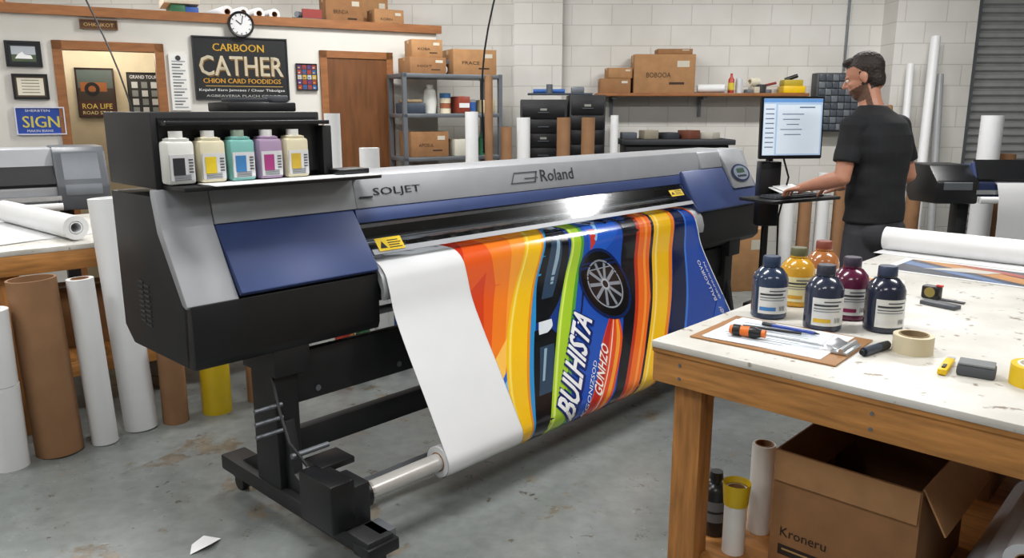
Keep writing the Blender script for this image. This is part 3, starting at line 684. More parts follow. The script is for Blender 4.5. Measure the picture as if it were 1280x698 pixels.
def pen2(b): b.cyl((0, 0, .006), (.17, 0, .006), .004, BLK2); b.cyl((.17, 0, .006), (.2, 0, .006), .004, STEEL, r2=.001)
tool('scribe_tool', (.70, 2.285), -30, TZ+.009, pen2)
def mk(b): b.cyl((0, 0, .012), (.075, 0, .012), .012, C('2a3546', .35)); b.cyl((.075, 0, .012), (.12, 0, .012), .0125, BLK2, r2=.011); b.cyl((-.012, 0, .012), (0, 0, .012), .007, BLK2)
tool('marker_pen', (.955, 2.03), 36, TZ, mk)
b = B(); b.roll((0, 0, 0), (0, 0, .05), .052, C('cfc4a6', .5), .66, C('8f7b5a', .7)); b.obj('masking_tape_roll', (1.107, 2.07, TZ))
b = B(); b.roll((0, 0, 0), (0, 0, .05), .06, C('e0bc1c', .4), .68, C('efece0', .6)); b.obj('yellow_tape_roll', (1.275, 1.80, TZ))
def kn(b): b.box((.06, 0, .009), (.12, .022, .016), YEL, bev=.004); b.box((.135, 0, .009), (.03, .016, .006), STEEL); b.box((.03, 0, .018), (.03, .008, .004), BLK2)
tool('utility_knife', (1.08, 1.87), 52, TZ, kn)
b = B(); b.box((0, 0, .014), (.085, .06, .028), C('4f5357', .8), bev=.006); b.box((0, 0, .031), (.08, .055, .006), C('7b7f80', .8), bev=.002); b.obj('squeegee_block', (1.17, 1.875, TZ), -.6)
def tm_(b): b.box((0, 0, .024), (.062, .036, .048), BLK2, bev=.008); b.lathe([(0, 0), (.018, 0), (.018, .002), (0, .003)], C('8a7a3a'), TM((0, -.018, .026), (1, 0, 0), (0, 0, 1))); b.box((.07, 0, .004), (.08, .022, .003), C('3a3c40')); b.box((.025, 0, .05), (.02, .014, .006), C('c03028'))
tool('tape_measure', (1.49, 2.70), -50, TZ, tm_)
b = B(); b.box((0, 0, .007), (.12, .045, .014), C('4a4e54', .5), bev=.003); b.obj('steel_scraper', (1.46, 2.585, TZ), -1.0)
b = B(); rz = math.radians(-45)
b.box((0, 0, .0015), (.56, .34, .001), PAPER)
zz = .0026
for pts, c in (([(-.25, -.15), (.25, -.15), (.25, .15), (-.25, .15)], '232a3c'), ([(-.25, .15), (-.05, .15), (.25, -.02), (.25, -.12)], 'b5782a'), ([(-.25, .02), (.12, -.15), (.22, -.15), (-.25, .1)], '4a6a98'), ([(-.1, .15), (0, .15), (.25, .06), (.25, 0)], 'a03c2a'), ([(-.15, -.05), (.08, .0), (.12, .07), (-.02, .08)], 'bfb9b0')):
    b.face([(x, y, zz) for x, y in pts], C(c, .3)); zz += .0003
b.obj('printed_sticker_sheet', (1.87, 3.16, TZ), rz)
b = B(); b.box((0, 0, .0015), (.2, .14, .001), PAPER); b.face([(-.09, -.06, .0026), (.09, -.06, .0026), (.09, .06, .0026), (-.09, .06, .0026)], C('c9a02a')); b.face([(-.05, -.06, .003), (.09, -.03, .003), (.09, .05, .003)], C('3b8a8a')); b.face([(-.08, 0, .0034), (.0, -.03, .0034), (.03, .05, .0034)], C('b03a2a')); b.obj('printed_sticker_sheet', (1.42, 2.98, TZ), -.5)
b = B(); b.roll((0, 0, .055), (.9, 0, .055), .055, PAPER, .4, KRAFT); b.bx(.0, .9, -.14, .0, .0006, .0016, PAPER); b.obj('paper_roll', (1.80, 3.72, TZ), math.radians(-45))
# under bench
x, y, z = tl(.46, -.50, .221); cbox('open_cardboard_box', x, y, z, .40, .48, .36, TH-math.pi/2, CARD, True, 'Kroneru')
b = B(); b.lathe([(0, 0), (.036, 0), (.038, .004), (.038, .15), (.03, .165), (.018, .172), (.018, .19), (0, .19)], C('202326', .3)); b.lathe([(.0385, .05), (.0385, .12)], C('6c7074', .4)); b.lathe([(.0388, .08), (.0388, .088)], C('202326')); b.lathe([(0, .212), (.02, .212), (.022, .188), (0, .188)], BLK2); b.obj('solvent_bottle', tl(.25, -.10, .221))
for (px, py, h, r, c) in ((.19, -.20, .21, .034, 'e8e8e6'), (.36, -.20, .30, .036, 'e6e6e2')):
    b = B(); b.roll((0, 0, 0), (0, 0, h), r, C(c), .7, KRAFT)
    if h < .25: b.lathe([(r+.001, h-.05), (r+.003, h-.05), (r+.008, h+.02), (r+.001, h+.002)], C('d8b81e', .4))
    b.obj('vinyl_roll', tl(px, py, .221))
for i, (yy, zz, r) in enumerate(((-.82, .28, .058), (-.94, .28, .058), (-1.06, .28, .058), (-1.19, .282, .06), (-.88, .382, .055), (-1.00, .385, .055), (-1.12, .385, .055), (-.94, .48, .05))):
    b = B(); x0 = .16+.06*(i % 3); b.roll((x0, yy, zz), (x0+1.2, yy+.0, zz), r, M('film_roll', hexc('ccd0d6'), .3), .45, KRAFT); b.obj('media_roll', TO, TH)
cbox('cardboard_box', *tl(1.25, -.45, .221), .5, .35, .4, TH-math.pi/2, CARD)

# ------------------------------------------------------------------ left table, rolls
LA = math.radians(42); LO = (-2.2, 3.66, 0)
b = B()
b.bx(-1.4, 1.7, 0, 1.25, .895, .92, TTOP, .002); b.bx(-1.4, 1.7, .0, .04, .80, .894, WOOD, .003); b.bx(-1.4, 1.7, 1.21, 1.25, .80, .894, WOOD, .003)
b.bx(1.66, 1.7, .041, 1.209, .80, .894, WOODX, .003); b.bx(-1.4, -1.36, .041, 1.209, .80, .894, WOODX, .003)
for x in (-1.3, -.22, .7, 1.56):
    for yy in (.042, 1.118): b.bx(x, x+.09, yy, yy+.09, 0, .895, WOODV, .003)
b.bx(-1.35, 1.65, .14, 1.1, .30, .32, WOODX); b.bx(-1.36, 1.66, .135, .175, .22, .299, WOOD, .003)
b.obj('work_table', LO, LA)
def ll(x, y, z): return (LO[0]+x*math.cos(LA)-y*math.sin(LA), LO[1]+x*math.sin(LA)+y*math.cos(LA), z)
cbox('cardboard_box', *ll(.25, .5, .321), .4, .3, .3, LA, CARD); cbox('cardboard_box', *ll(-.8, .5, .321), .5, .3, .35, LA, CARD2); cbox('cardboard_box', *ll(1.1, .5, .321), .45, .3, .25, LA, CARD2)
b = B(); b.roll((0, 0, .06), (1.05, 0, .06), .06, PAPER, .55, None); b.roll((.0, .0, .06), (1.051, 0, .06), .03, PAPER, .8); b.obj('paper_roll', (-2.95, 4.52, .928), math.radians(-41))
b = B(); b.box((0, 0, .002), (.9, .5, .003), PAPER); b.box((.05, -.04, .005), (.8, .4, .003), PAPER, rot=(0, 0, .1)); b.obj('paper_sheets', (-2.72, 4.12, .92), math.radians(-35))

def stand_roll(name, x, y, h, r, m, lean=(0, 0), core=.75, mc=None, z=0):
    b = B(); b.roll((0, 0, 0), (0, 0, h), r, m, core, mc); o = b.obj(name, (x, y, z))
    o.rotation_mode = 'XYZ'; o.rotation_euler = (lean[0], lean[1], 0); return o
stand_roll('kraft_tube', -2.11, 3.40, .82, .100, KRAFT, (-.0, -.04), .9, None, .004)
stand_roll('white_media_roll', -1.95, 3.50, .80, .058, PAPER, (0, -.04), .6, KRAFT, .003)
stand_roll('white_media_roll', -1.86, 3.68, 1.15, .078, PAPER, (0, -.05), .6, None, .004)
b = B(); b.roll((0, 0, 0), (0, 0, .38), .075, PAPER, .6); b.roll((0, 0, .383), (0, 0, .72), .072, PAPER, .6); b.obj('white_media_roll', (-2.24, 3.24, 0))
stand_roll('kraft_tube', -1.72, 3.76, .44, .062, KRAFT, (0, 0), .85)
stand_roll('yellow_vinyl_roll', -1.56, 3.90, .27, .075, C('d8b81e', .35), (0, 0), .5, KRAFT)
stand_roll('kraft_tube', -1.40, 4.06, .40, .05, KRAFT, (0, 0), .85)
stand_roll('purple_vinyl_roll', -1.26, 4.16, .33, .05, C('6a4a9a', .35), (0, 0), .5, KRAFT)
stand_roll('white_media_roll', -1.14, 5.05, 1.54, .05, PAPER, (0, 0), .6)
stand_roll('white_media_roll', -.93, 5.15, 1.32, .065, PAPER, (0, 0), .6)
for i, c in enumerate(('a8382c', '3a6a4a', 'd8d8d8', '2f5290', 'c8982a')):
    stand_roll('vinyl_offcut_roll', -.98+.10*i, 4.35+.09*i, .5+.05*(i % 3), .042, C(c, .35), (0, 0), .6, KRAFT)
b = B(); b.face([(0, 0, .002), (.07, .02, .02), (.10, .08, .004), (.04, .10, .015)], PAPER); b.face([(0, 0, .002), (.04, .10, .015), (.0, .07, .002)], PAPER); b.obj('paper_scrap', (-1.15, 2.52, 0.0), .3)

# ------------------------------------------------------------------ other plotters
def plotter(name, loc, rz, L_, top, body, accent, paper):
    b = B(); b.prism([(.0, .95), (0, 1.05), (.08, 1.2), (.12, top), (.42, top), (.45, 1.0), (.42, .92)], .28, L_-.3, body, .01)
    b.prism([(-.02, 1.08), (.09, 1.21), (.1, 1.2), (.0, 1.06)], .3, L_-.32, BLK2)
    for x0, x1 in ((0, .3), (L_-.32, L_)):
        b.prism([(-.03, .90), (-.03, 1.06), (.07, top-.03), (.12, top+.01), (.44, top+.01), (.47, .95), (.4, .88)], x0, x1, accent, .015)
        b.prism([(-.034, 1.0), (-.034, 1.05), (.066, top-.035), (.07, top-.05)], x0+.05, x1-.05, STEELD)
    b.bx(.28, L_-.3, -.035, -.02, .97, 1.0, STEEL); b.cyl((.3, -.05, .93), (L_-.3, -.05, .93), .025, PAPER)
    for x in (.25, L_-.3):
        b.bx(x, x+.08, .14, .26, .08, .93, BLACK, .005); b.bx(x, x+.08, -.2, .6, .05, .11, BLACK, .005)
        for yy in (-.17, .55): b.cyl((x+.02, yy, .03), (x+.06, yy, .03), .03, BLK2)
    b.bx(.3, L_-.25, .17, .23, .25, .32, BLACK)
    if paper:
        pr = [(.1, 1.07), (-.03, 1.05), (-.07, .98), (-.09, .8), (-.1, .45), (-.095, .45), (-.085, .8), (-.065, .97), (-.03, 1.04), (.1, 1.06)]
        b.prism(pr, .42, L_-.5, PAPER)
    return b.obj(name, loc, rz)
plotter('vinyl_plotter', (-4.42, 4.27, 0), math.radians(35), 2.0, 1.31, GREYP, M('charcoal_plastic', hexc('54585e'), .4), False)
plotter('vinyl_plotter', (3.05, 5.65, 0), math.radians(-3), 2.2, 1.16, BLUED, BLK2, True)

# ------------------------------------------------------------------ back wall furniture
b = B(); b.bx(.84, 2.93, 7.9, 8.19, 1.70, 1.73, TRIM, .003)
for x in (1.0, 1.9, 2.8): b.bx(x, x+.03, 7.95, 8.19, 1.67, 1.70, STEELD); b.bx(x, x+.03, 8.17, 8.19, 1.5, 1.70, STEELD)
b.obj('wall_shelf')
cbox('cardboard_box', 1.5, 8.04, 1.731, .60, .24, .37, 0, CARD2, label='BOBOOA'); cbox('cardboard_box', 1.02, 8.04, 1.731, .30, .22, .14, 0, CARD); cbox('cardboard_box', 1.06, 8.04, 1.873, .24, .2, .10, .1, CARD2); cbox('cardboard_box', 1.6, 8.04, 2.103, .34, .2, .05, 0, CARD)
b = B(); b.roll((1.85, 8.0, 1.775), (2.1, 7.93, 1.775), .04, PAPER, .5, KRAFT); b.roll((1.87, 8.1, 1.775), (2.12, 8.08, 1.775), .04, PAPER, .5); b.obj('paper_roll_stack')
b = B(); b.lathe([(0, 0), (.03, 0), (.03, .13), (.012, .16), (.012, .19), (0, .19)], C('b23a2a', .35)); b.lathe([(.031, .03), (.031, .1)], C('d8c23a')); b.obj('spray_can', (2.03+.15, 8.0, 1.731))
b = B(); b.lathe([(0, 0), (.035, 0), (.035, .12), (.03, .14), (.018, .15), (0, .15)], C('c9ccd0', .35)); b.obj('spray_can', (2.27, 8.04, 1.731))
b = B()
for k in range(4): b.box((2.36+.055*k, 8.02, 1.75+.012*(k % 3)), (.06, .12, .036+.024*(k % 3)), C(('6a6e72', 'c9c2b0', '3a3d40')[k % 3]), rot=(0, 0, .3*k), bev=.004)
b.roll((2.36, 8.0, 1.84), (2.46, 8.05, 1.84), .04, C('e4dcc8'), .6); b.cyl((2.5, 8.05, 1.80), (2.62, 7.98, 1.83), .012, C('8a2f2a'))
b.obj('tool_pile')
b = B(); b.bx(2.68, 2.90, 7.93, 8.12, 1.731, 1.80, YEL, .008); b.bx(2.69, 2.88, 7.95, 8.1, 1.80, 1.86, C('b9a22a'), .01); b.cyl((2.72, 8.02, 1.86), (2.84, 8.02, 1.9), .02, BLK2); b.obj('yellow_toolbox')
b = B(); b.bx(3.05, 3.48, 8.05, 8.195, 1.35, 1.93, C('3a3d42'), .006)
for i in range(6):
    for j in range(8):
        b.bx(3.07+i*.067, 3.13+i*.067, 8.035, 8.055, 1.37+j*.069, 1.43+j*.069, C('4f565e', .3) if (i+j) % 3 else C('6f757b', .3), .003)
b.obj('parts_organizer')
b = B()
for x0, x1, top in ((.08, .50, 1.66), (.53, .86, 1.70)):
    b.bx(x0, x1, 7.35, 7.85, 0.0, top, BLACK, .006)
    nz = 12
    for k in range(nz):
        z0 = .06+k*(top-.1)/nz; b.bx(x0+.015, x1-.015, 7.335, 7.352, z0, z0+(top-.1)/nz-.012, BLK2, .003); b.bx((x0+x1)/2-.05, (x0+x1)/2+.05, 7.325, 7.338, z0+.05, z0+.058, C('4a4f54', .4))
        if k % 2: b.bx((x0+x1)/2-.03, (x0+x1)/2+.03, 7.332, 7.336, z0+.07, z0+.09, C('8a8a84', .4))
b.obj('drawer_cabinet')
b = B(); b.bx(.15, .75, 7.45, 7.75, 1.705, 1.72, C('3c4450')); b.cyl((.2, 7.6, 1.74), (.5, 7.6, 1.74), .02, C('2f5fa8')); b.box((.62, 7.6, 1.75), (.12, .1, .06), STEELD, bev=.01); b.cyl((.35, 7.5, 1.72), (.35, 7.5, 1.8), .03, C('555a60')); b.obj('tool_tray')
for x, y, h, r, m in ((.10, 7.0, 1.5, .06, PAPER), (.46, 7.1, 1.5, .06, KRAFT), (.68, 7.1, 1.5, .06, KRAFT), (.92, 7.15, 1.52, .035, PAPER), (-.34, 6.7, 1.55, .055, PAPER), (-.20, 6.85, 1.85, .035, KRAFT), (-1.9, 6.6, 1.2, .06, PAPER), (-.05, 6.95, 1.42, .05, KRAFT)):
    stand_roll('kraft_tube' if m is KRAFT else 'white_media_roll', x, y, h, r, m, (0, 0), .85)
# metal shelving in front of the partition end
b = B(); X0, X1, Y0, Y1 = 2.24, 3.20, -.46, -.06
for x in (X0, X1-.035):
    for y in (Y0, Y1-.035): b.bx(x, x+.035, y, y+.035, 0, 1.88, STEELD)
for z in (.3, .72, 1.12, 1.50, 1.84): b.bx(X0, X1, Y0, Y1, z, z+.035, STEELD, .003)
b.obj('metal_shelving', W0, WR)
def sb(s, y, z, w, d, h, mat=CARD, label=None, r=0): x_, y_ = wp(s, y); cbox('cardboard_box', x_, y_, z, w, d, h, WR+r, mat, label=label)
sb(2.50, -.26, 1.876, .34, .3, .14, CARD, 'HIOT'); sb(2.96, -.26, 1.876, .42, .3, .22, CARD2, 'FRACE', -.05); sb(2.52, -.25, 2.018, .28, .24, .15, CARD2, 'KOBA', -.1)
sb(2.50, -.26, 1.156, .36, .3, .22, CARD, 'APOSUL'); sb(2.84, -.28, 1.156, .2, .26, .15, C('c8c6b8')); sb(2.6, -.26, .756, .5, .3, .26, CARD); sb(3.0, -.26, .756, .2, .3, .2, CARD2); sb(2.7, -.26, .336, .7, .3, .3, CARD2)
def item(name, s, y, z, f): b = B(); f(b); x_, y_ = wp(s, y); b.obj(name, (x_, y_, z), WR)
item('storage_bin', 2.38, -.26, 1.536, lambda b: (b.bx(-.09, .09, -.14, .14, 0, .09, C('3a4452', .4), .01), b.bx(-.07, .07, -.12, .12, .09, .12, C('8d7a5a'), .01)))
item('paint_jug', 2.56, -.28, 1.536, lambda b: b.lathe([(0, 0), (.05, 0), (.06, .1), (.05, .2), (.03, .22), (.03, .25), (0, .25)], C('deded8')))
item('tape_roll_stack', 2.70, -.30, 1.536, lambda b: [b.roll((0, 0, .045*k), (0, 0, .045*k+.043), .05, C(('d9cfb4', '9a5a3a', 'd9cfb4', '3a6a9a')[k]), .6) for k in range(4)])
item('storage_bin', 2.84, -.27, 1.536, lambda b: (b.bx(-.06, .06, -.14, .14, 0, .15, C('8a3a2a', .4), .01), b.bx(-.05, .05, -.142, -.139, .05, .09, PAPER)))
item('paint_can', 2.96, -.3, 1.536, lambda b: (b.lathe([(0, 0), (.045, 0), (.045, .12), (.04, .125), (0, .12)], C('9a9ea2', .3)), b.lathe([(.046, .02), (.046, .1)], C('2f5fa8'))))
item('storage_bin', 3.09, -.27, 1.536, lambda b: b.bx(-.06, .06, -.14, .14, 0, .12, C('c0b28a', .5), .01))
item('spray_can', 2.98, -.3, 1.156, lambda b: (b.lathe([(0, 0), (.03, 0), (.03, .15), (.012, .17), (.012, .2), (0, .2)], C('c8a02a', .3)))); item('spray_can', 3.06, -.3, 1.156, lambda b: (b.lathe([(0, 0), (.03, 0), (.03, .15), (.012, .17), (.012, .2), (0, .2)], C('2a6a4a', .3))))
item('wrapped_bundle', 2.73, -.2, 1.876, lambda b: (b.roll((-.05, -.1, .045), (-.0, .12, .045), .045, PAPER, .5), b.box((.0, 0, .11), (.08, .2, .04), C('5a5f66'), rot=(0, 0, .3), bev=.005)))
def lean(name, p0, p1, r, m):
    b = B(); b.roll(p0, p1, r, m, .85); b.obj(name)
lean('pvc_tube', (3.80, 7.30, .02), (4.06, 7.80, 2.25), .045, PAPER); lean('pvc_tube', (3.66, 7.35, .02), (3.86, 7.83, 2.0), .035, PAPER); lean('pvc_tube', (3.95, 7.25, .02), (4.14, 7.80, 1.9), .035, M('grey_tube', hexc('9a9c9e'), .4)); lean('pvc_tube', (3.6, 7.15, .02), (3.67, 7.8, 1.6), .04, KRAFT)
stand_roll('white_media_roll', 3.98, 6.6, 1.52, .085, PAPER, (0, 0), .8); stand_roll('kraft_tube', 4.2, 6.7, 1.2, .07, KRAFT, (0, 0), .8); stand_roll('kraft_tube', 3.55, 6.9, 1.1, .06, KRAFT, (0, 0), .8)
cbox('wooden_crate', 1.95, 6.9, 0, .5, .4, .55, .2, CARD2)
for k in range(4): stand_roll('kraft_tube' if k % 2 else 'white_media_roll', 2.55+.16*k, 7.2, .8+.1*k, .06, KRAFT if k % 2 else PAPER, (0, 0), .8)
b = B(); b.bx(1.05, 2.0, 7.3, 7.7, 0, 1.25, BLACK, .008); b.bx(1.1, 1.95, 7.28, 7.3, .7, 1.2, BLK2); b.bx(1.0, 2.05, 7.25, 7.75, 1.25, 1.3, C('2a2c30'), .008); b.obj('storage_cabinet')
b = B()
for k in range(5): b.box((1.1+.19*k, 7.5, 1.33+.01*(k % 2)), (.14, .16, .06+.02*(k % 2)), C(('4a5058', '8a8272', '30343a', '6a3a2a', 'b0aca0')[k]), rot=(0, 0, .2*k), bev=.006)
b.obj('tool_pile')

# ------------------------------------------------------------------ computer station
b = B()
b.cyl((1.60, 4.90, .03), (1.60, 4.90, 1.50), .022, BLK2); b.box((1.60, 4.90, .02), (.44, .44, .03), BLK2, rot=(0, 0, .5), bev=.006)
b.box((1.64, 4.87, 1.45), (.12, .06, .08), BLK2, bev=.005)
b.box((1.60, 4.80, 1.02), (.05, .25, .03), BLK2)
b.bx(1.53, 1.66, 4.84, 4.93, .85, 1.25, BLK2, .008)
b.sweep([(1.66, 4.85, 1.3), (1.72, 4.88, 1.15), (1.68, 4.9, .9), (1.7, 4.92, .5), (1.66, 4.95, .05)], .006, BLK2)
b.obj('monitor_stand')
b = B(); R = Matrix.Translation((1.685, 4.80, 1.455)) @ Matrix.Rotation(.17, 4, 'Z') @ Matrix.Rotation(-.04, 4, 'X')
def mb(c, d, m, bev=0):
    t = bmesh.new(); bmesh.ops.create_cube(t, size=1); bmesh.ops.transform(t, matrix=Matrix.Translation(c) @ Matrix.Diagonal((*d, 1)), verts=t.verts)
    if bev: bmesh.ops.bevel(t, geom=list(t.edges), offset=bev, segments=2, affect='EDGES')
    b.merge(t, m, R)
mb((0, 0, 0), (.405, .03, .37), BLK2, .005); mb((0, .03, 0), (.22, .04, .2), BLK2, .01)
SC = M('screen_page', hexc('a3bcd8'), .3, emit=.5, var=.02); SB = M('screen_blue', hexc('5f8fc8'), .3, emit=.5); ST = M('screen_text', hexc('6f8098'), .3, emit=.2); SW = M('screen_white', hexc('cddae6'), .3, emit=.5, var=.01)
mb((0, -.0155, .004), (.38, .002, .335), SC); mb((0, -.017, .16), (.38, .001, .02), SB); mb((-.15, -.017, -.01), (.075, .001, .30), SW); mb((.04, -.017, -.01), (.28, .001, .29), SW)
for k in range(9): mb((-.15, -.018, .11-.028*k), (.055, .001, .006), ST)
for k in range(5): mb((.0-.01*(k % 2), -.018, .08-.03*k), (.14-.03*(k % 3), .001, .005), ST)
mb((.09, -.018, .12), (.1, .001, .008), ST)
b.obj('computer_monitor')
b = B(); KR = .5
b.box((0, 0, 0), (.56, .27, .02), BLK2, bev=.006); b.box((-.02, -.03, .017), (.40, .13, .012), C('2c2f34'), bev=.004)
for i in range(13):
    for j in range(4): b.box((-.2+.03*i, -.075+.03*j, .026), (.024, .024, .006), C('3a3e44'), bev=.002)
b.obj('keyboard_tray', (1.66, 4.66, 1.045), KR)
b = B(); b.box((0, 0, .003), (.24, .18, .004), PAPER, rot=(.25, 0, 0)); b.box((0.02, .02, .01), (.22, .16, .003), PAPER, rot=(.3, 0, .2)); b.obj('document_sheets', (1.72, 4.78, 1.07), KR)

# ------------------------------------------------------------------ man
SKIN = M('skin', hexc('b9836a'), .5, var=.05, scale=20); HAIR = M('dark_brown_hair', hexc('261b15'), .6, var=.35, scale=70, bump=.5); BEARD = M('stubble_beard', hexc('5d4233'), .75, var=.25, scale=90)
SHIRT = M('black_cotton', hexc('14161a'), .85, var=.15, scale=6, bump=.5); JEAN = M('dark_grey_denim', hexc('34353a'), .8, var=.15, scale=12); SHOE = M('shoe_leather', hexc('241d18'), .5); LIP = M('lips', hexc('a8604f'), .5)
parts = []
def addp(mat, vs, fs): parts.append((mat, [Vector(v) for v in vs], fs))
def ell(mat, c, r, Mx=Matrix(), seg=20):
    t = bmesh.new(); bmesh.ops.create_uvsphere(t, u_segments=seg, v_segments=seg//2+2, radius=1)
    bmesh.ops.transform(t, matrix=Mx @ Matrix.Translation(c) @ Matrix.Diagonal((*r, 1)), verts=t.verts)
    t.verts.index_update(); addp(mat, [v.co.copy() for v in t.verts], [[v.index for v in f.verts] for f in t.faces]); t.free()
def tubep(mat, pts, rad, Mx=Matrix(), seg=16, flat=False):
    pts = [Vector(p) for p in pts]; P2 = []; R2 = []
    d0 = (pts[1]-pts[0]).normalized(); d1_ = (pts[-1]-pts[-2]).normalized()
    for a in (80, 50, 25): P2.append(pts[0]-d0*rad[0]*math.sin(math.radians(a))); R2.append(rad[0]*math.cos(math.radians(a)))
    P2 += pts; R2 += list(rad)
    if not flat:
        for a in (25, 50, 80): P2.append(pts[-1]+d1_*rad[-1]*math.sin(math.radians(a))); R2.append(rad[-1]*math.cos(math.radians(a)))
    vs = []; fs = []; n = len(P2); ref = None
    for i, p in enumerate(P2):
        d = (P2[min(i+1, n-1)]-P2[max(i-1, 0)]).normalized()
        if ref is None: ref = d.orthogonal().normalized()
        ref = (ref-d*ref.dot(d)).normalized(); o = d.cross(ref)
        for k in range(seg): a = 2*math.pi*k/seg; vs.append(Mx @ (p+(ref*math.cos(a)+o*math.sin(a))*R2[i]))
    for i in range(n-1):
        for k in range(seg): fs.append([i*seg+k, i*seg+(k+1) % seg, (i+1)*seg+(k+1) % seg, (i+1)*seg+k])
    fs.append(list(range(seg))[::-1]); fs.append([(n-1)*seg+k for k in range(seg)])
    addp(mat, vs, fs)
def loft(mat, rings, seg=32, ex=2.3):
    vs = []; fs = []
    for z, cx, cy, rx, ry in rings:
        for k in range(seg):
            a = 2*math.pi*k/seg; c_, s_ = math.cos(a), math.sin(a)
            vs.append((cx+rx*math.copysign(abs(c_)**(2/ex), c_), cy+ry*math.copysign(abs(s_)**(2/ex), s_), z))
    n = len(rings)
    for i in range(n-1):
        for k in range(seg): fs.append([i*seg+k, i*seg+(k+1) % seg, (i+1)*seg+(k+1) % seg, (i+1)*seg+k])
    fs.append(list(range(seg))[::-1]); fs.append([(n-1)*seg+k for k in range(seg)]); addp(mat, vs, fs)
loft(SHIRT, [(.965, 0, -.005, .180, .130), (1.02, 0, -.005, .179, .130), (1.10, 0, 0, .175, .125), (1.22, 0, .006, .184, .130), (1.34, 0, .012, .204, .142), (1.43, 0, .02, .212, .140), (1.49, 0, .032, .196, .118), (1.53, 0, .044, .148, .095), (1.56, 0, .056, .092, .078), (1.578, 0, .062, .066, .066)])
for sx in (-1, 1): ell(SHIRT, (sx*.175, .032, 1.470), (.066, .074, .066))
loft(JEAN, [(.80, 0, 0, .10, .09), (.86, 0, 0, .165, .118), (.93, 0, -.005, .168, .122), (1.0, 0, -.005, .16, .115)])
for sx in (-1, 1):
    ell(JEAN, (sx*.075, -.055, .90), (.088, .085, .09))
    tubep(JEAN, [(sx*.088, 0, .90), (sx*.095, .01, .72), (sx*.10, .02, .52), (sx*.103, .0, .38), (sx*.105, -.02, .2), (sx*.105, -.03, .09)], [.094, .088, .068, .066, .056, .058], flat=True)
    tubep(SHOE, [(sx*.105, -.06, .045), (sx*.108, .0, .042), (sx*.115, .09, .034), (sx*.12, .16, .028)], [.04, .044, .038, .028]); ell(SHOE, (sx*.105, -.04, .07), (.045, .055, .05))
LE = Vector((-.262, .02, 1.205)); LWr = Vector((-.235, .285, 1.135)); RE = Vector((.275, .0, 1.20)); RWr = Vector((.06, .255, 1.13))
def arm(sx, E, Wr, fdir):
    S = Vector((sx*.195, .035, 1.47)); mid = S.lerp(E, .5)
    tubep(SKIN, [S, mid, E], [.05, .047, .042]); tubep(SKIN, [E, E.lerp(Wr, .3), E.lerp(Wr, .7), Wr], [.043, .045, .035, .027])
    tubep(SHIRT, [S, S.lerp(E, .35), S.lerp(E, .70)], [.066, .063, .067], flat=True)
    f = Vector(fdir).normalized(); side = f.cross(Vector((0, 0, 1))).normalized(); up = side.cross(f).normalized()
    Hm = Matrix((side, f, up)).transposed().to_4x4(); Hm.translation = Wr
    th = -sx
    ell(SKIN, (0, .045, -.004), (.040, .055, .016), Hm, 16); ell(SKIN, (th*.02, .025, -.008), (.022, .034, .015), Hm, 12)
    tubep(SKIN, [(0, -.02, 0), (0, .02, -.002)], [.026, .027], Hm)
    for i, (off, l) in enumerate(((.030, .072), (.0100, .080), (-.0100, .075), (-.030, .060))):
        x = th*off; base = Vector((x*.97, .082, -.002)); spread = x*.6
        a0, a1, a2 = .25, .75, 1.15
        p1 = base+Vector((spread, math.cos(a0)*.1, -math.sin(a0)*.1+.012)).normalized()*l*.45 if False else base+Vector((x*.12, l*.43, -l*.08)); p2 = p1+Vector((x*.05, math.cos(a1)*l*.32, -math.sin(a1)*l*.32)); p3 = p2+Vector((0, math.cos(a2)*l*.23, -math.sin(a2)*l*.23))
        tubep(SKIN, [base-Vector((0, .03, 0)), base, p1, p2, p3], [.0084, .0084, .0078, .0074, .0066], Hm, 10)
    tubep(SKIN, [(th*.022, .015, -.008), (th*.045, .045, -.014), (th*.054, .072, -.02), (th*.050, .092, -.026)], [.013, .0115, .010, .0085], Hm, 10)
arm(-1, LE, LWr, (.05, 1, -.22)); arm(1, RE, RWr, (-.5, 1, -.2))
tubep(SKIN, [(0, .05, 1.53), (0, .085, 1.60), (.0, .10, 1.66)], [.062, .060, .058])
HM = Matrix.Translation((-.012, .125, 1.735)) @ Matrix.Rotation(math.radians(30), 4, 'Z') @ Matrix.Rotation(math.radians(-20), 4, 'X')
ell(SKIN, (0, -.01, .025), (.077, .098, .09), HM, 28); ell(SKIN, (0, .028, -.03), (.066, .067, .082), HM, 24); ell(SKIN, (0, .040, -.078), (.048, .047, .040), HM, 18); ell(SKIN, (0, -.045, -.02), (.062, .055, .07), HM, 22)
for sx in (-1, 1):
    ell(SKIN, (sx*.035, .07, -.02), (.022, .018, .018), HM, 12); ell(LIP, (sx*.079, -.004, -.008), (.009, .018, .030), HM, 14); ell(SKIN, (sx*.028, .086, .022), (.024, .010, .008), HM, 12)
tubep(SKIN, [(0, .086, .022), (0, .100, .0), (0, .112, -.018)], [.007, .010, .012], HM, 12); ell(SKIN, (-.010, .1, -.022), (.008, .01, .008), HM, 10); ell(SKIN, (.010, .1, -.022), (.008, .01, .008), HM, 10)
ell(LIP, (0, .092, -.054), (.022, .008, .004), HM, 12); ell(LIP, (0, .090, -.062), (.019, .008, .005), HM, 12)
ell(HAIR, (0, -.018, .044), (.081, .096, .089), HM, 28); ell(HAIR, (0, .045, .099), (.055, .042, .024), HM, 18)
vs = []; fs = []
mats = [SKIN, SHIRT, JEAN, SHOE, HAIR, BEARD, LIP]
trees = []
for mt, v, f in parts:
    o = len(vs); vs += v; fs += [[i+o for i in q] for q in f]
    mn = [min(q[i] for q in v)-.02 for i in range(3)]; mxx = [max(q[i] for q in v)+.02 for i in range(3)]
    trees.append((mats.index(mt), BVHTree.FromPolygons(v, f), mn, mxx))
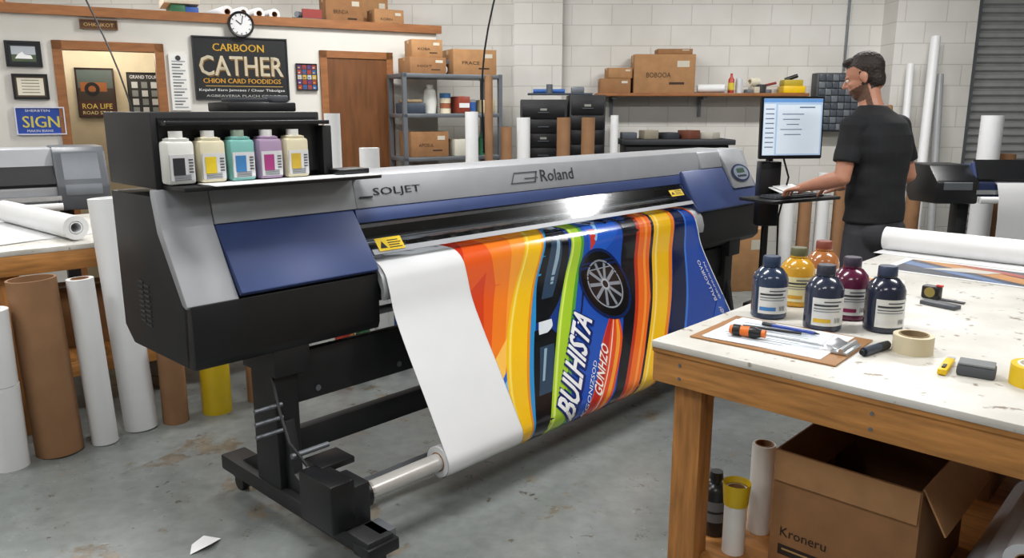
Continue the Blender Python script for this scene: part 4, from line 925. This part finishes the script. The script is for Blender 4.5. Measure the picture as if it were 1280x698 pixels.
me = bpy.data.meshes.new('tmp'); me.from_pydata(vs, [], fs); tb = bmesh.new(); tb.from_mesh(me)
bmesh.ops.recalc_face_normals(tb, faces=tb.faces); tb.to_mesh(me); tb.free()
tmp = bpy.data.objects.new('tmp', me); scene.collection.objects.link(tmp)
rm = tmp.modifiers.new('r', 'REMESH'); rm.mode = 'VOXEL'; rm.voxel_size = .0045
sm = tmp.modifiers.new('s', 'SMOOTH'); sm.factor = .5; sm.iterations = 4
dg = bpy.context.evaluated_depsgraph_get(); me2 = bpy.data.meshes.new_from_object(tmp.evaluated_get(dg)); bpy.data.objects.remove(tmp)
for m in mats: me2.materials.append(m)
me2.name = 'standing_man'
nv_ = len(me2.vertices); co_ = [0.0]*(nv_*3); no_ = [0.0]*(nv_*3)
me2.vertices.foreach_get('co', co_)
for i, v in enumerate(me2.vertices): n_ = v.normal; no_[3*i], no_[3*i+1], no_[3*i+2] = n_.x, n_.y, n_.z
hairv = {}; shirtv = set(); mis = []; HI = HM.inverted()
for p in me2.polygons:
    best = 1; bd = 9; c = p.center; cx, cy, cz = c
    for mt, tr, mn, mxx in trees:
        if cx < mn[0] or cy < mn[1] or cz < mn[2] or cx > mxx[0] or cy > mxx[1] or cz > mxx[2]: continue
        r = tr.find_nearest(c, .03)
        if r[0] is not None and r[3] < bd: bd = r[3]; best = mt
    if cz > 1.56 and best in (0, 4, 6):
        h = HI @ c; ear = ((abs(h.x)-.079)/.013)**2+((h.y+.004)/.023)**2+((h.z+.008)/.035)**2 < 1
        if best == 6: best = 0 if abs(h.x) > .05 else 6
        if ear: best = 0
        else:
            fz = .068 - max(0, .03-h.y)*1.1 if h.y > -.02 else -.075
            if h.z > max(-.075, fz) and h.y < .1 and not (h.y > -.02 and h.z < .02): best = 4
            elif best == 4: best = 0
            if best == 0 and -.02 < h.y < .014 and h.z > -.045 and abs(h.x) > .05 and h.z < .03: best = 4
            if best == 0 and h.z < -.040-max(0, h.y-.03)*.15 and h.y > -.005 and h.z > -.122 and not (abs(h.x) < .02 and h.z > -.047): best = 5
            if best == 0 and -.01 < h.y < .02 and h.z <= -.03 and abs(h.x) > .045: best = 5
    mis.append(best)
    if best in (4, 5):
        for i in p.vertices: hairv[i] = best
    if best == 1: shirtv.update(p.vertices)
for i, mt in hairv.items():
    x, y, z = co_[3*i:3*i+3]; k = (.0025 if mt == 4 else .0008)*(noise.noise(Vector((x, y, z))*110)+.6)
    for a in range(3): co_[3*i+a] += no_[3*i+a]*k
for i in shirtv:
    x, y, z = co_[3*i:3*i+3]; k = .011*noise.noise(Vector((x*5, y*5, z*13)))
    for a in range(3): co_[3*i+a] += no_[3*i+a]*k
me2.vertices.foreach_set('co', co_)
me2.polygons.foreach_set('material_index', mis); me2.polygons.foreach_set('use_smooth', [True]*len(mis)); me2.update()
man = bpy.data.objects.new('standing_man', me2); scene.collection.objects.link(man)
man.matrix_world = Matrix.Translation((1.99, 4.28, 0)) @ Matrix.Rotation(math.radians(30), 4, 'Z')
b = B()
for sx in (-1, 1):
    b.lathe([(0, -.0105), (.0075, -.0075), (.0105, 0), (.0075, .0075), (0, .0105)], C('e8e6e0', .2), HM @ Matrix.Translation((sx*.030, .082, .006)), 14)
    b.lathe([(0, .011), (.004, .0103), (.0045, .009)], C('2a1c12', .2), HM @ Matrix.Translation((sx*.030, .082, .006)) @ Matrix.Rotation(math.radians(-100), 4, 'X'), 12)
    b.box(HM @ Vector((sx*.030, .094, .028)), (.03, .006, .005), HAIR, rot=(0, 0, math.radians(30)))
e = b.obj('eyes', (0, 0, 0), 0, recenter=False); e.parent = man

# ------------------------------------------------------------------ lights
def area(x, y, z, sx, sy, e, rot=(0, 0, 0), col=(1, .99, .97)):
    l = bpy.data.lights.new('lamp', 'AREA'); l.shape = 'RECTANGLE'; l.size = sx; l.size_y = sy; l.energy = e; l.color = col
    o = bpy.data.objects.new('ceiling_lamp_light', l); scene.collection.objects.link(o); o.location = (x, y, z); o.rotation_euler = rot
    return o
for X in (-3.8, -.6, 2.8):
    for Y, e in ((-.8, 48), (2.4, 72), (5.9, 88)):
        area(X, Y, H-.10, 1.5, .3, e)
        b = B(); b.bx(-.8, .8, -.18, .18, 0, .06, WHITE, .01); b.obj('ceiling_light_fixture', (X, Y, H-.065))
l = bpy.data.lights.new('office', 'POINT'); l.energy = 9; l.color = (1, .9, .75); l.shadow_soft_size = .15  # added fill to brighten the otherwise dark back office; no visible bulb there
o = bpy.data.objects.new('office_fill_light', l); scene.collection.objects.link(o); x, y = wp(.1, .6); o.location = (x, y, 2.1)
w = bpy.data.worlds.new('World'); scene.world = w; w.use_nodes = True
w.node_tree.nodes['Background'].inputs[0].default_value = (.8, .85, .9, 1); w.node_tree.nodes['Background'].inputs[1].default_value = .3

cam = bpy.data.cameras.new('Camera'); cam.sensor_width = 36; cam.lens = 36*976/1280; cam.clip_end = 50
co = bpy.data.objects.new('Camera', cam); scene.collection.objects.link(co)
co.location = (0, 0, 1.55); co.rotation_euler = (math.radians(90-12.1), 0, 0); scene.camera = co
